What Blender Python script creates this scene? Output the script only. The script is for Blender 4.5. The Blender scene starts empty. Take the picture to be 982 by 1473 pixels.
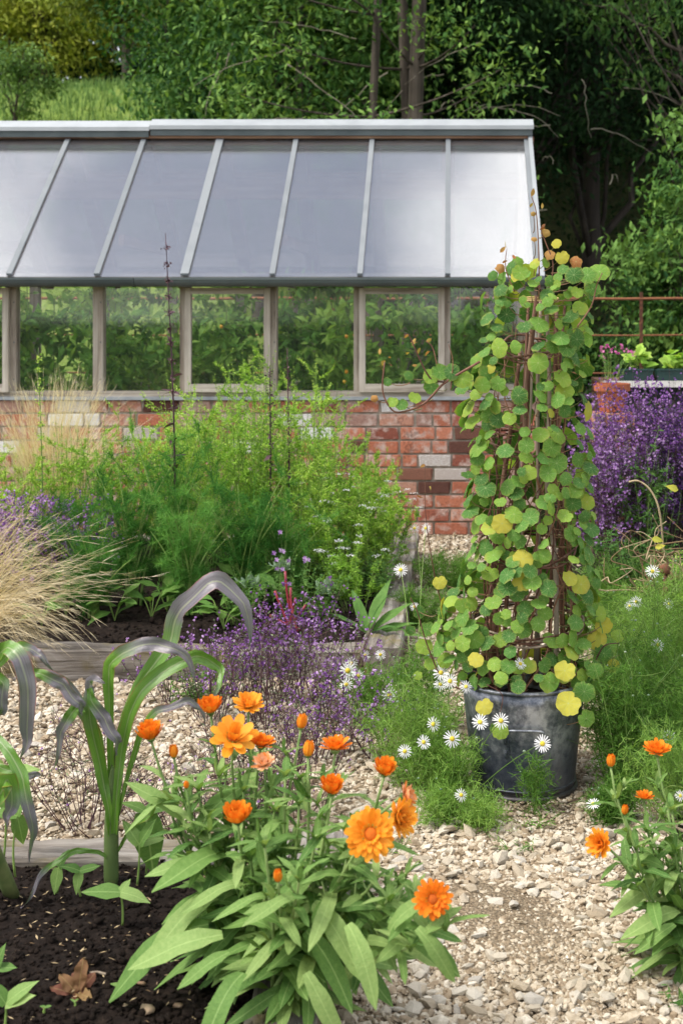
import bpy, math, random
import numpy as np
from math import radians, sin, cos, pi
from mathutils import Vector, Matrix

rng = np.random.default_rng(11)
random.seed(5)
SC = bpy.context.scene
COL = SC.collection

# ------------------------------------------------------------------ camera
F, CX, CY, CH = 2000.0, 650.0, 450.0, 1.5          # focal length in photo pixels, principal point, eye height
cam_d = bpy.data.cameras.new("camera")
cam = bpy.data.objects.new("camera", cam_d)
COL.objects.link(cam)
cam.location = (0, 0, CH)
cam.rotation_euler = (radians(90), 0, 0)
cam_d.sensor_fit = 'HORIZONTAL'
cam_d.sensor_width = 24.0
cam_d.lens = F / 982 * 24
cam_d.shift_x = -(CX - 491) / 982
cam_d.shift_y = -(736.5 - CY) / 982
cam_d.clip_start = 0.05
cam_d.clip_end = 2000
cam_d.dof.use_dof = True
cam_d.dof.focus_distance = 4.3
cam_d.dof.aperture_fstop = 6.3
SC.camera = cam

LOCX = 0.0
LOCY = 1.1
# ------------------------------------------------------------------ sky, sun, exposure
SUN_EL, SUN_AZ = radians(54), radians(-112)        # azimuth measured from +Y towards +X
w = bpy.data.worlds.new("World")
SC.world = w
w.use_nodes = True
nt = w.node_tree
nt.nodes.clear()
sky = nt.nodes.new('ShaderNodeTexSky')
sky.sky_type = 'NISHITA'
sky.sun_disc = False
sky.sun_elevation = SUN_EL
sky.sun_rotation = SUN_AZ
sky.air_density = 1.0
sky.dust_density = 3.0
tc = nt.nodes.new('ShaderNodeTexCoord')
mp = nt.nodes.new('ShaderNodeMapping')
mp.inputs['Scale'].default_value = (1.6, 1.6, 2.4)
mp.inputs['Location'].default_value = (LOCX, LOCY, 0.0)
nz = nt.nodes.new('ShaderNodeTexNoise')
nz.inputs['Scale'].default_value = 1.8
nz.inputs['Detail'].default_value = 6
rp = nt.nodes.new('ShaderNodeValToRGB')
rp.color_ramp.elements[0].position = 0.42
rp.color_ramp.elements[1].position = 0.58
rp.color_ramp.elements[0].color = (0.06, 0.06, 0.06, 1)
mx = nt.nodes.new('ShaderNodeMix')
mx.data_type = 'RGBA'
bg = nt.nodes.new('ShaderNodeBackground')
bg.inputs['Strength'].default_value = 0.112
out = nt.nodes.new('ShaderNodeOutputWorld')
nt.links.new(tc.outputs['Generated'], mp.inputs['Vector'])
nt.links.new(mp.outputs['Vector'], nz.inputs['Vector'])
nt.links.new(nz.outputs['Fac'], rp.inputs['Fac'])
nt.links.new(rp.outputs['Color'], mx.inputs[0])
nt.links.new(sky.outputs['Color'], [q for q in mx.inputs if q.name == 'A' and q.type == 'RGBA'][0])
[q for q in mx.inputs if q.name == 'B' and q.type == 'RGBA'][0].default_value = (12.0, 12.0, 12.2, 1)   # bright thin cloud over the blue
nt.links.new([q for q in mx.outputs if q.type == 'RGBA'][0], bg.inputs['Color'])
nt.links.new(bg.outputs['Background'], out.inputs['Surface'])

sd = bpy.data.lights.new("sun", 'SUN')
sd.energy = 2.2
sd.angle = radians(16)
sd.color = (1.0, 0.95, 0.87)
sun = bpy.data.objects.new("sun", sd)
COL.objects.link(sun)
sdir = Vector((sin(SUN_AZ) * cos(SUN_EL), cos(SUN_AZ) * cos(SUN_EL), sin(SUN_EL)))
sun.rotation_euler = sdir.to_track_quat('Z', 'Y').to_euler()

SC.view_settings.view_transform = 'Standard'
SC.view_settings.look = 'None'
SC.view_settings.gamma = 1
SC.view_settings.exposure = 0.78
SC.render.engine = 'CYCLES'
SC.cycles.max_bounces = 8
SC.cycles.diffuse_bounces = 3
SC.cycles.glossy_bounces = 2
SC.cycles.transmission_bounces = 3
SC.cycles.transparent_max_bounces = 10
SC.cycles.use_adaptive_sampling = True
SC.cycles.adaptive_threshold = 0.02
SC.cycles.use_denoising = True

# ------------------------------------------------------------------ small maths
def at(px, py, Y):
    return np.array(((px - CX) * Y / F, Y, CH - (py - CY) * Y / F))

def grd(px, py, h=0.0):
    Y = (CH - h) * F / (py - CY)
    return np.array(((px - CX) * Y / F, Y, h))

def U(a, b, n=None):
    return a + (b - a) * rng.random(n)

def N(a, n=None):
    return rng.normal(0, a, n)

def norm(v):
    return v / np.maximum(np.linalg.norm(v, axis=-1, keepdims=True), 1e-9)

def frames(D, Up):
    """matrices whose y axis is D and z axis is Up made square to it"""
    D = norm(np.asarray(D, float))
    Up = np.asarray(Up, float)
    if Up.ndim == 1:
        Up = np.tile(Up, (len(D), 1))
    X = np.cross(D, Up)
    bad = np.linalg.norm(X, axis=1) < 1e-4
    X[bad] = (1, 0, 0)
    X = norm(X)
    Z = np.cross(X, D)
    return np.stack([X, D, Z], axis=2)

class T:                                            # a small template mesh
    def __init__(s, v, f, uv=None):
        s.v = np.array(v, float)
        s.f = [list(x) for x in f]
        s.uv = np.array(uv, float) if uv is not None else np.zeros((len(s.v), 2))
        s.g = {}
        for x in s.f:
            s.g.setdefault(len(x), []).append(x)
        s.g = {k: np.array(x) for k, x in s.g.items()}

class MB:                                           # collects geometry in world space, builds one mesh
    def __init__(s):
        s.v, s.uv, s.t, s.f, s.n = [], [], [], {}, 0

    def raw(s, v, g, uv=None, tint=0.5):
        v = np.asarray(v, float).reshape(-1, 3)
        for k, a in g.items():
            s.f.setdefault(k, []).append(np.asarray(a) + s.n)
        s.v.append(v)
        s.uv.append(np.zeros((len(v), 2)) if uv is None else np.asarray(uv, float).reshape(-1, 2))
        s.t.append(np.broadcast_to(np.asarray(tint, float), (len(v),)).copy())
        s.n += len(v)
        return s

    def add(s, t, P, D=None, Up=(0, 0, 1), S=1.0, tint=0.5, M=None):
        P = np.asarray(P, float).reshape(-1, 3)
        n = len(P)
        if n == 0:
            return s
        if M is None:
            M = np.tile(np.eye(3), (n, 1, 1)) if D is None else frames(np.broadcast_to(np.asarray(D, float), (n, 3)), np.broadcast_to(np.asarray(Up, float), (n, 3)))
        S = np.asarray(S, float)
        if S.ndim < 2:
            S = np.tile(np.broadcast_to(S, (n,))[:, None], (1, 3))
        v = np.einsum('nij,nkj->nki', M, t.v[None] * S[:, None, :]) + P[:, None, :]
        m = len(t.v)
        off = (np.arange(n) * m)[:, None, None]
        g = {k: (a[None] + off).reshape(-1, k) for k, a in t.g.items()}
        tt = np.repeat(np.broadcast_to(np.asarray(tint, float), (n,)), m)
        return s.raw(v, g, np.tile(t.uv, (n, 1)), tt)

    def tubes(s, P, R, sides=5, tint=0.5, cap=True):
        """P (n,K,3) polylines, R (n,K) radii"""
        P = np.asarray(P, float)
        if P.ndim == 2:
            P = P[None]
        n, K, _ = P.shape
        R = np.broadcast_to(np.asarray(R, float), (n, K))
        tg = norm(np.gradient(P, axis=1))
        ref = np.array((0.31, 0.17, 0.05)) + np.where(np.abs(tg[:, :1, 2:3]) > 0.6, np.array((1.0, 0, 0)), np.array((0, 0, 1.0)))
        A = norm(np.cross(tg, ref))
        B = np.cross(tg, A)
        a = np.arange(sides) * 2 * pi / sides
        ring = P[:, :, None, :] + R[:, :, None, None] * (A[:, :, None, :] * np.cos(a)[None, None, :, None] + B[:, :, None, :] * np.sin(a)[None, None, :, None])
        i = np.arange(K - 1)[:, None] * sides
        j = np.arange(sides)[None]
        j2 = (j + 1) % sides
        q = np.stack([i + j, i + j2, i + sides + j2, i + sides + j], axis=-1).reshape(-1, 4)
        m = K * sides
        q = (q[None] + (np.arange(n) * m)[:, None, None]).reshape(-1, 4)
        g = {4: q}
        if cap:
            e = np.arange(sides)
            c = np.stack([e[::-1], e + (K - 1) * sides])
            g[sides] = (c[None] + (np.arange(n) * m)[:, None, None]).reshape(-1, sides)
            if sides == 4:
                g = {4: np.concatenate([q, g[4]])}
        seg = np.concatenate([np.zeros((n, 1)), np.cumsum(np.linalg.norm(np.diff(P, axis=1), axis=2), axis=1)], axis=1)
        uv = np.stack([np.broadcast_to(np.arange(sides) / sides, (n, K, sides)), np.broadcast_to(seg[:, :, None], (n, K, sides))], axis=-1)
        return s.raw(ring, g, uv, np.repeat(np.broadcast_to(np.asarray(tint, float), (n,)), m))

    def ribbons(s, P, W, side, tint=0.5, fold=0.0):
        """P (n,K,3), W (n,K) half widths, side (n,3) or (n,K,3)"""
        P = np.asarray(P, float)
        n, K, _ = P.shape
        W = np.broadcast_to(np.asarray(W, float), (n, K))
        side = np.asarray(side, float)
        if side.ndim == 2:
            side = np.broadcast_to(side[:, None, :], P.shape)
        side = norm(side)
        v = np.stack([P - side * W[..., None], P + side * W[..., None]], axis=2)
        i = np.arange(K - 1) * 2
        q = np.stack([i, i + 1, i + 3, i + 2], axis=-1)
        q = (q[None] + (np.arange(n) * 2 * K)[:, None, None]).reshape(-1, 4)
        l = np.linspace(0, 1, K)
        uv = np.stack([np.broadcast_to(np.array((0., 1.)), (n, K, 2)), np.broadcast_to(l[None, :, None], (n, K, 2))], axis=-1)
        return s.raw(v, {4: q}, uv, np.repeat(np.broadcast_to(np.asarray(tint, float), (n,)), 2 * K))

    def box(s, a, b, tint=0.5):
        x0, y0, z0 = a
        x1, y1, z1 = b
        v = [(x0, y0, z0), (x1, y0, z0), (x1, y1, z0), (x0, y1, z0), (x0, y0, z1), (x1, y0, z1), (x1, y1, z1), (x0, y1, z1)]
        return s.raw(v, {4: np.array([(0, 3, 2, 1), (4, 5, 6, 7), (0, 1, 5, 4), (1, 2, 6, 5), (2, 3, 7, 6), (3, 0, 4, 7)])}, None, tint)

    def bar(s, p, q, wx, wz, up=(0, 0, 1), tint=0.5):
        """square bar from p to q, width wx across and wz along up"""
        p, q = np.array(p, float), np.array(q, float)
        M = frames((q - p)[None], np.array(up, float))[0]
        L = np.linalg.norm(q - p)
        c = [(-.5, 0, -.5), (.5, 0, -.5), (.5, 1, -.5), (-.5, 1, -.5), (-.5, 0, .5), (.5, 0, .5), (.5, 1, .5), (-.5, 1, .5)]
        v = np.array(c) * np.array((wx, L, wz)) @ M.T + p
        return s.raw(v, {4: np.array([(0, 3, 2, 1), (4, 5, 6, 7), (0, 1, 5, 4), (1, 2, 6, 5), (2, 3, 7, 6), (3, 0, 4, 7)])}, None, tint)

    def mesh(s, name, mats, origin=(0, 0, 0), smooth=False):
        me = bpy.data.meshes.new(name)
        v = np.concatenate(s.v) - np.asarray(origin, float)
        uv = np.concatenate(s.uv)
        t = np.concatenate(s.t)
        me.vertices.add(len(v))
        me.vertices.foreach_set('co', v.ravel())
        loops, starts, k0 = [], [], 0
        for k, a in s.f.items():
            a = np.concatenate(a)
            loops.append(a.ravel())
            starts.append(k0 + np.arange(len(a)) * k)
            k0 += a.size
        loops = np.concatenate(loops).astype(np.int32)
        starts = np.concatenate(starts).astype(np.int32)
        me.loops.add(len(loops))
        me.loops.foreach_set('vertex_index', loops)
        me.polygons.add(len(starts))
        me.polygons.foreach_set('loop_start', starts)
        me.update(calc_edges=True)
        l = me.uv_layers.new(name='UVMap')
        l.data.foreach_set('uv', uv[loops].ravel())
        at_ = me.attributes.new('tint', 'FLOAT', 'POINT')
        at_.data.foreach_set('value', t)
        me.polygons.foreach_set('use_smooth', np.full(len(starts), bool(smooth)))
        for m in (mats if isinstance(mats, (list, tuple)) else [mats]):
            me.materials.append(m)
        return me

    def build(s, name, mat, parent=None, smooth=False, kind=None, origin=None):
        o0 = WL.get(parent.name, (0, 0, 0)) if parent is not None else (origin if origin is not None else (0, 0, 0))
        me = s.mesh(name, mat, o0, smooth)
        o = bpy.data.objects.new(name, me)
        COL.objects.link(o)
        if parent is not None:
            o.parent = parent
        else:
            o.location = o0
        WL[o.name] = tuple(o0)
        if kind:
            o['kind'] = kind
        return o

WL = {}                                             # world origin of every root

def thing(name, label, cat, loc=(0, 0, 0), group=None):
    o = bpy.data.objects.new(name, None)
    COL.objects.link(o)
    o.location = tuple(loc)
    o.empty_display_size = 0.05
    o['label'] = label
    o['category'] = cat
    if group:
        o['group'] = group
    WL[o.name] = tuple(loc)
    return o

def tag(o, label, cat, group=None):
    o['label'] = label
    o['category'] = cat
    if group:
        o['group'] = group
    return o

def put(name, me, parent, M3, P, S=1.0, local=False):
    """an object sharing the mesh me, at world P with rotation M3, child of parent"""
    o = bpy.data.objects.new(name, me)
    COL.objects.link(o)
    o.parent = parent
    p = np.asarray(P, float) - (0 if local else np.asarray(WL[parent.name]))
    S = np.broadcast_to(np.asarray(S, float), (3,))
    m = np.eye(4)
    m[:3, :3] = M3 * S[None, :]
    m[:3, 3] = p
    o.matrix_basis = Matrix(m.tolist())
    WL[o.name] = tuple(np.asarray(P, float))
    return o

def curve(pts, K):
    """Catmull-Rom through the points, K samples"""
    p = np.array(pts, float)
    p = np.concatenate([[2 * p[0] - p[1]], p, [2 * p[-1] - p[-2]]])
    n = len(p) - 3
    u = np.linspace(0, n - 1e-6, K)
    i = u.astype(int)
    t = (u - i)[:, None]
    a, b, c, d = p[i], p[i + 1], p[i + 2], p[i + 3]
    return 0.5 * (2 * b + (c - a) * t + (2 * a - 5 * b + 4 * c - d) * t ** 2 + (3 * b - a - 3 * c + d) * t ** 3)

def bez(A, B, C, K):
    t = np.linspace(0, 1, K)[None, :, None]
    A, B, C = (np.asarray(x, float).reshape(-1, 1, 3) for x in (A, B, C))
    return (1 - t) ** 2 * A + 2 * t * (1 - t) * B + t * t * C

# ------------------------------------------------------------------ materials
class Mat:
    def __init__(s, name):
        s.m = bpy.data.materials.new(name)
        s.m.use_nodes = True
        s.t = s.m.node_tree
        s.b = s.t.nodes['Principled BSDF']
        s.o = s.t.nodes['Material Output']

    def n(s, typ, **kw):
        x = s.t.nodes.new(typ)
        for k, v in kw.items():
            if k.startswith('_'):
                setattr(x, k[1:], v)
            else:
                x.inputs[k.replace('0', ' ')].default_value = v
        return x

    def l(s, a, b):
        s.t.links.new(a, b)

    def noise(s, scale, detail=4, vec=None, rough=0.5, dist=0.0):
        x = s.n('ShaderNodeTexNoise')
        x.inputs['Scale'].default_value = scale
        x.inputs['Detail'].default_value = detail
        x.inputs['Roughness'].default_value = rough
        x.inputs['Distortion'].default_value = dist
        s.l(vec if vec is not None else s.obj(), x.inputs['Vector'])
        return x.outputs['Fac']

    def obj(s):
        if not hasattr(s, '_tc'):
            s._tc = s.n('ShaderNodeTexCoord')
        return s._tc.outputs['Object']

    def mapped(s, scale, vec=None):
        x = s.n('ShaderNodeMapping')
        x.inputs['Scale'].default_value = scale
        s.l(vec if vec is not None else s.obj(), x.inputs['Vector'])
        return x.outputs['Vector']

    def ramp(s, fac, stops, interp='LINEAR'):
        x = s.n('ShaderNodeValToRGB')
        r = x.color_ramp
        r.interpolation = interp
        while len(r.elements) < len(stops):
            r.elements.new(0.5)
        for e, (p, c) in zip(r.elements, stops):
            e.position = p
            e.color = (*c, 1) if len(c) == 3 else c
        s.l(fac, x.inputs['Fac'])
        return x.outputs['Color']

    def math(s, op, a, b=None, clamp=False):
        x = s.n('ShaderNodeMath', _operation=op, _use_clamp=clamp)
        for i, v in enumerate((a, b)):
            if v is None:
                continue
            if isinstance(v, (int, float)):
                x.inputs[i].default_value = v
            else:
                s.l(v, x.inputs[i])
        return x.outputs[0]

    def mix(s, fac, a, b, mode='MIX'):
        x = s.n('ShaderNodeMix', _data_type='RGBA', _blend_type=mode)
        for k, v in (('Factor', fac), ('A', a), ('B', b)):
            i = x.inputs[k] if k != 'Factor' else x.inputs[0]
            if k != 'Factor':
                i = [q for q in x.inputs if q.name == k and q.type == 'RGBA'][0]
            if isinstance(v, (int, float)):
                i.default_value = v
            elif isinstance(v, tuple):
                i.default_value = (*v, 1)
            else:
                s.l(v, i)
        return [q for q in x.outputs if q.type == 'RGBA'][0]

    def tint(s):
        a = s.n('ShaderNodeAttribute', _attribute_name='tint')
        return a.outputs['Fac']

    def rand(s):
        return s.n('ShaderNodeObjectInfo').outputs['Random']

    def uv(s):
        x = s.n('ShaderNodeUVMap')
        y = s.n('ShaderNodeSeparateXYZ')
        s.l(x.outputs['UV'], y.inputs[0])
        return x.outputs['UV'], y.outputs['X'], y.outputs['Y']

    def bump(s, h, dist=0.01, strength=0.6):
        x = s.n('ShaderNodeBump')
        x.inputs['Strength'].default_value = strength
        x.inputs['Distance'].default_value = dist
        s.l(h, x.inputs['Height'])
        s.l(x.outputs['Normal'], s.b.inputs['Normal'])
        return x.outputs['Normal']

    def col(s, c):
        if isinstance(c, tuple):
            s.b.inputs['Base Color'].default_value = (*c, 1)
        else:
            s.l(c, s.b.inputs['Base Color'])

    def set(s, rough=0.6, spec=0.3, metal=0.0):
        s.b.inputs['Roughness'].default_value = rough
        s.b.inputs['Specular IOR Level'].default_value = spec
        s.b.inputs['Metallic'].default_value = metal
        return s

    def translucent(s, col, fac):
        t = s.n('ShaderNodeBsdfTranslucent')
        s.l(col, t.inputs['Color'])
        m = s.n('ShaderNodeMixShader')
        m.inputs[0].default_value = fac
        s.l(s.b.outputs[0], m.inputs[1])
        s.l(t.outputs[0], m.inputs[2])
        s.l(m.outputs[0], s.o.inputs['Surface'])

def leaf_mat(name, stops, rough=0.5, spec=0.3, trans=0.3, scale=30.0, veins=None, edge=None, sat=None, amp=0.5):
    """leaf colour from tint + random per object + blotchy noise; stops is a ramp"""
    m = Mat(name)
    f = m.math('ADD', m.math('MULTIPLY', m.math('SUBTRACT', m.rand(), 0.5), amp), m.tint())
    f = m.math('ADD', f, m.math('MULTIPLY', m.math('SUBTRACT', m.noise(scale, 3), 0.5), 0.5))
    c = m.ramp(f, stops)
    uv, u, v = m.uv()
    if veins == 'mid':
        d = m.math('ABSOLUTE', m.math('SUBTRACT', u, 0.5))
        k = m.ramp(d, [(0.0, (0.40,) * 3), (0.035, (0.0,) * 3)])
        c = m.mix(k, c, tuple(min(1, x * 1.4 + 0.04) for x in stops[-1][1]))
        m.bump(m.noise(scale * 2.2, 3), 0.004, 0.5)
    if veins == 'radial':
        x = m.n('ShaderNodeMath', _operation='ARCTAN2')
        m.l(m.math('SUBTRACT', v, 0.5), x.inputs[0])
        m.l(m.math('SUBTRACT', u, 0.5), x.inputs[1])
        a = m.math('ABSOLUTE', m.math('SINE', m.math('MULTIPLY', x.outputs[0], 4.5)))
        vd = m.n('ShaderNodeVectorMath', _operation='DISTANCE')
        m.l(uv, vd.inputs[0])
        vd.inputs[1].default_value = (0.5, 0.5, 0)
        r = vd.outputs['Value']
        k = m.math('MULTIPLY', m.ramp(m.math('MULTIPLY', a, m.math('ADD', r, 0.05)), [(0.0, (0.75,) * 3), (0.045, (0,) * 3)]), 0.9)
        # ageing creeps in from the rim in blotches
        ag = m.math('MULTIPLY', m.ramp(r, [(0.30, (0,) * 3), (0.5, (1,) * 3)]), m.ramp(m.noise(24, 3), [(0.48, (0,) * 3), (0.62, (0.7,) * 3)]))
        c = m.mix(ag, c, (0.36, 0.33, 0.08))
        k = m.math('MAXIMUM', k, m.ramp(r, [(0.0, (0.9,) * 3), (0.05, (0,) * 3)]))
        c = m.mix(k, c, (0.42, 0.5, 0.22))
    m.col(c)
    m.set(min(.75, rough + .08), spec * .5)
    if trans:
        m.translucent(m.mix(1.0, c, (1.3, 1.25, 0.6), 'MULTIPLY') if sat is None else c, trans)
    return m.m

def plain(name, c1, c2=None, scale=20, rough=0.6, spec=0.3, metal=0.0, bump=0.0, trans=0):
    m = Mat(name)
    f = m.math('ADD', m.math('MULTIPLY', m.math('SUBTRACT', m.rand(), 0.5), 0.5), m.noise(scale, 5))
    f = m.math('ADD', f, m.math('MULTIPLY', m.math('SUBTRACT', m.tint(), 0.5), 0.8))
    c = m.ramp(f, [(0.3, c1), (0.7, c2 or c1)])
    m.col(c)
    m.set(rough, spec, metal)
    if bump:
        m.bump(m.noise(scale * 3, 5), bump, 0.6)
    if trans:
        m.translucent(c, trans)
    return m.m

# ------------------------------------------------------------------ templates
def T_leaf(w=0.3, segs=4, fold=0.15, droop=0.25, shape=1.0, wave=0.0, base=0.1, stalk=0.0, pw=1.0, sb=0.0, curl=0.0):
    """leaf along +y of length 1, half width w/2; rounder towards the tip when shape < 1"""
    v, uv = [], []
    for i in range(segs + 1):
        y = i / segs
        k = (max(0.0, sin(pi * y ** shape)) ** pw * (1 - base) + base * (1 - y)) if i < segs else 0.02
        if y < stalk:
            k *= 0.25
        h = w / 2 * k
        z = -droop * y * y + curl * sin(y * 5.5) * y * .12
        e = wave * sin(i * 2.1)
        e2 = wave * sin(i * 1.7 + 1.3)
        b = sb * y * y
        v += [(b - h, y, z + fold * h + e * w), (b, y, z), (b + h, y, z + fold * h - e2 * w)]
        uv += [(0.5 - k / 2, y), (0.5, y), (0.5 + k / 2, y)]
    f = []
    for i in range(segs):
        a = i * 3
        f += [(a, a + 1, a + 4, a + 3), (a + 1, a + 2, a + 5, a + 4)]
    return T(v, f, uv)

def T_diamond(w=0.4, droop=0.2):
    return T([(0, 0, 0), (w / 2, 0.45, -0.03), (0, 1, -droop), (-w / 2, 0.45, -0.03)], [(0, 1, 2), (0, 2, 3)], [(0.5, 0), (1, 0.5), (0.5, 1), (0, 0.5)])

def T_round(n=16, lobes=5, cup=0.12, depth=0.06, seed=0, notch=0.0):
    """nasturtium leaf: lobed disc, centre at origin, normal +z"""
    r_ = np.random.default_rng(seed)
    v, uv, f = [(0, 0, 0)], [(0.5, 0.5)], []
    tilt = r_.uniform(-0.1, 0.1, 2)
    for ring, rr in ((1, 0.55), (2, 1.0)):
        for i in range(n):
            a = 2 * pi * i / n
            r = rr * 0.5 * (1 + depth * cos(lobes * a + 0.6) * (ring == 2) * 1.2 + 0.03 * r_.normal() * (ring == 2))
            if ring == 2:
                r *= 1 - 0.22 * math.exp(-((a - pi / 2) / 0.18) ** 2) * notch
            x, y = r * cos(a) * 1.04, r * sin(a) * 0.96
            z = -cup * (2 * r) ** 2 * 0.3 + 0.022 * sin(lobes * a) * rr ** 2 + 0.02 * sin(2 * a + seed) * rr ** 2 + 0.10 * tilt[0] * x + tilt[1] * x * x * 3
            v.append((x, y, z))
            uv.append((0.5 + 0.5 * rr * cos(a), 0.5 + 0.5 * rr * sin(a)))
    for i in range(n):
        j = (i + 1) % n
        f.append((0, 1 + i, 1 + j))
        f.append((1 + i, 1 + n + i, 1 + n + j, 1 + j))
    return T(v, f, uv)

def T_petal(w=0.4, droop=0.1, notch=0.06, segs=4):
    """strap petal with a blunt, slightly toothed tip"""
    prof = np.interp(np.linspace(0, 1, segs + 1), [0, .25, .6, .85, 1], [.45, .8, 1, .95, .62])
    v, uv, f = [], [], []
    for i in range(segs + 1):
        y = i / segs
        h = w / 2 * prof[i]
        z = -droop * y * y
        ym = y + (notch if i == segs else 0)
        v += [(-h, y, z + .1 * h), (0, ym, z), (h, y, z + .1 * h)]
        uv += [(0, y), (.5, y), (1, y)]
    for i in range(segs):
        a = i * 3
        f += [(a, a + 1, a + 4, a + 3), (a + 1, a + 2, a + 5, a + 4)]
    return T(v, f, uv)

def T_stone(seed=0, sub=1, flat=0.6):
    import bmesh
    bm = bmesh.new()
    bmesh.ops.create_icosphere(bm, subdivisions=sub, radius=0.5)
    r_ = np.random.default_rng(seed)
    k = r_.normal(size=(7, 3))
    v = []
    for q in bm.verts:
        p = np.array(q.co)
        d = 1 + 0.16 * sin(3 * (k[0] @ p)) + 0.12 * sin(4 * (k[1] @ p) + 1)
        for c in range(7):                          # worn flat facets
            nrm = k[c] / np.linalg.norm(k[c])
            h = p @ nrm
            if h > 0.31:
                p = p - nrm * (h - 0.31) * 0.92
        p = p * d
        v.append((p[0] * 1.12, p[1] * 0.88, p[2] * flat))
    f = [[x.index for x in g.verts] for g in bm.faces]
    bm.free()
    return T(v, f)

def T_chamfer(b=(0.03, 0.03, 0.03), jit=0.0, seed=0):
    """unit cube -0.5..0.5 with cut edges"""
    import bmesh
    r_ = np.random.default_rng(seed)
    bm = bmesh.new()
    bmesh.ops.create_cube(bm, size=1.0)
    bmesh.ops.bevel(bm, geom=list(bm.edges), offset=b[0], segments=1, affect='EDGES')
    v = [np.array(q.co) for q in bm.verts]
    for q in v:
        for c in range(3):
            s_ = 1 if q[c] > 0 else -1
            if abs(q[c]) < 0.499:
                q[c] = s_ * (0.5 - b[c])
        q += r_.normal(size=3) * jit
    bm.verts.index_update()
    f = [[x.index for x in g.verts] for g in bm.faces]
    bm.free()
    return T(v, f)

# ================================================================== MATERIALS OF THE SETTING
def mat_gravel():
    m = Mat("gravel_ground")
    f = m.noise(90, 6, rough=0.7)
    big = m.noise(2.5, 3)
    vor = m.n('ShaderNodeTexVoronoi', Scale=110.0)
    m.l(m.obj(), vor.inputs['Vector'])
    c = m.ramp(m.math('ADD', m.math('MULTIPLY', f, 0.7), m.math('MULTIPLY', big, 0.3)), [(0.3, (0.16, 0.11, 0.065)), (0.5, (0.30, 0.23, 0.15)), (0.7, (0.46, 0.38, 0.27))])
    m.col(m.mix(1.0, c, m.ramp(vor.outputs['Distance'], [(0.2, (1.1,) * 3), (0.8, (0.7,) * 3)]), 'MULTIPLY'))
    m.set(0.9, 0.15)
    m.bump(m.math('ADD', vor.outputs['Distance'], f), 0.012, 1.0)
    return m.m

def mat_stone():
    m = Mat("limestone_pebble")
    g = m.math('ADD', m.math('MULTIPLY', m.math('SUBTRACT', m.rand(), 0.5), 0.9), m.tint())
    c = m.ramp(g, [(0.0, (0.34, 0.27, 0.19)), (0.15, (0.50, 0.43, 0.33)), (0.45, (0.64, 0.58, 0.48)), (0.75, (0.70, 0.66, 0.58)), (1.0, (0.50, 0.47, 0.43))])
    k = m.ramp(m.noise(60, 5, rough=0.7), [(0.35, (0.62, 0.58, 0.52)), (0.65, (1.08, 1.06, 1.02))])
    m.col(m.mix(1.0, c, k, 'MULTIPLY'))
    m.set(0.85, 0.2)
    m.bump(m.noise(180, 4), 0.002, 0.7)
    return m.m

def mat_soil():
    m = Mat("dark_soil")
    c = m.ramp(m.noise(45, 7, rough=0.75), [(0.3, (0.008, 0.006, 0.005)), (0.55, (0.026, 0.018, 0.014)), (0.75, (0.075, 0.052, 0.038))])
    m.col(c)
    m.set(0.95, 0.12)
    m.bump(m.noise(120, 6, rough=0.8), 0.012, 1.0)
    return m.m

def mat_wood(name, c1, c2, c3, axis=0, scale=1.0, rough=0.8, moss=False):
    m = Mat(name)
    s = [26 * scale] * 3
    s[axis] = 1.4 * scale
    v = m.mapped(tuple(s))
    r_ = m.rand()
    loc = m.n('ShaderNodeVectorMath', _operation='ADD')
    m.l(v, loc.inputs[0])
    cx = m.n('ShaderNodeCombineXYZ')
    m.l(m.math('MULTIPLY', r_, 37.0), cx.inputs[0])
    m.l(m.math('MULTIPLY', r_, 91.0), cx.inputs[2])
    m.l(cx.outputs[0], loc.inputs[1])
    grain = m.noise(1.0, 8, loc.outputs[0], 0.65, 0.6)
    big = m.noise(3.0, 4)
    f = m.math('ADD', m.math('MULTIPLY', grain, 0.7), m.math('MULTIPLY', big, 0.3))
    c = m.ramp(f, [(0.36, c1), (0.5, c2), (0.66, c3)])
    if moss:
        c = m.mix(m.ramp(m.noise(7, 5), [(0.52, (0, 0, 0)), (0.66, (0.7, 0.7, 0.7))]), c, (0.16, 0.13, 0.04))
    m.col(c)
    m.set(rough, 0.2)
    m.bump(grain, 0.012 if moss else 0.004, 1.0)
    return m.m

def mat_brick():
    m = Mat("reclaimed_brick")
    c = m.ramp(m.rand(), [(0.0, (0.24, 0.08, 0.055)), (0.12, (0.34, 0.12, 0.08)), (0.35, (0.46, 0.165, 0.095)), (0.6, (0.52, 0.20, 0.12)), (0.8, (0.46, 0.25, 0.18)), (0.93, (0.46, 0.31, 0.25)), (1.0, (0.26, 0.13, 0.10))])
    off = m.n('ShaderNodeVectorMath', _operation='ADD')
    geo = m.n('ShaderNodeNewGeometry')
    pos = geo.outputs['Position']
    n1 = m.noise(14, 5, pos, 0.6)
    n2 = m.noise(60, 6, pos, 0.7)
    n3 = m.noise(5, 4, pos)
    c = m.mix(m.ramp(n1, [(0.48, (0, 0, 0)), (0.64, (0.85,) * 3)]), c, (0.58, 0.46, 0.40))   # lime bloom
    c = m.mix(m.ramp(m.math('MULTIPLY', n3, n2), [(0.12, (0.6,) * 3), (0.20, (0,) * 3)]), c, (0.10, 0.05, 0.035))  # soot
    c = m.mix(1.0, c, m.ramp(n2, [(0.3, (0.7,) * 3), (0.7, (1.15,) * 3)]), 'MULTIPLY')
    m.col(c)
    m.set(0.88, 0.15)
    m.bump(n2, 0.006, 0.8)
    return m.m

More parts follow.
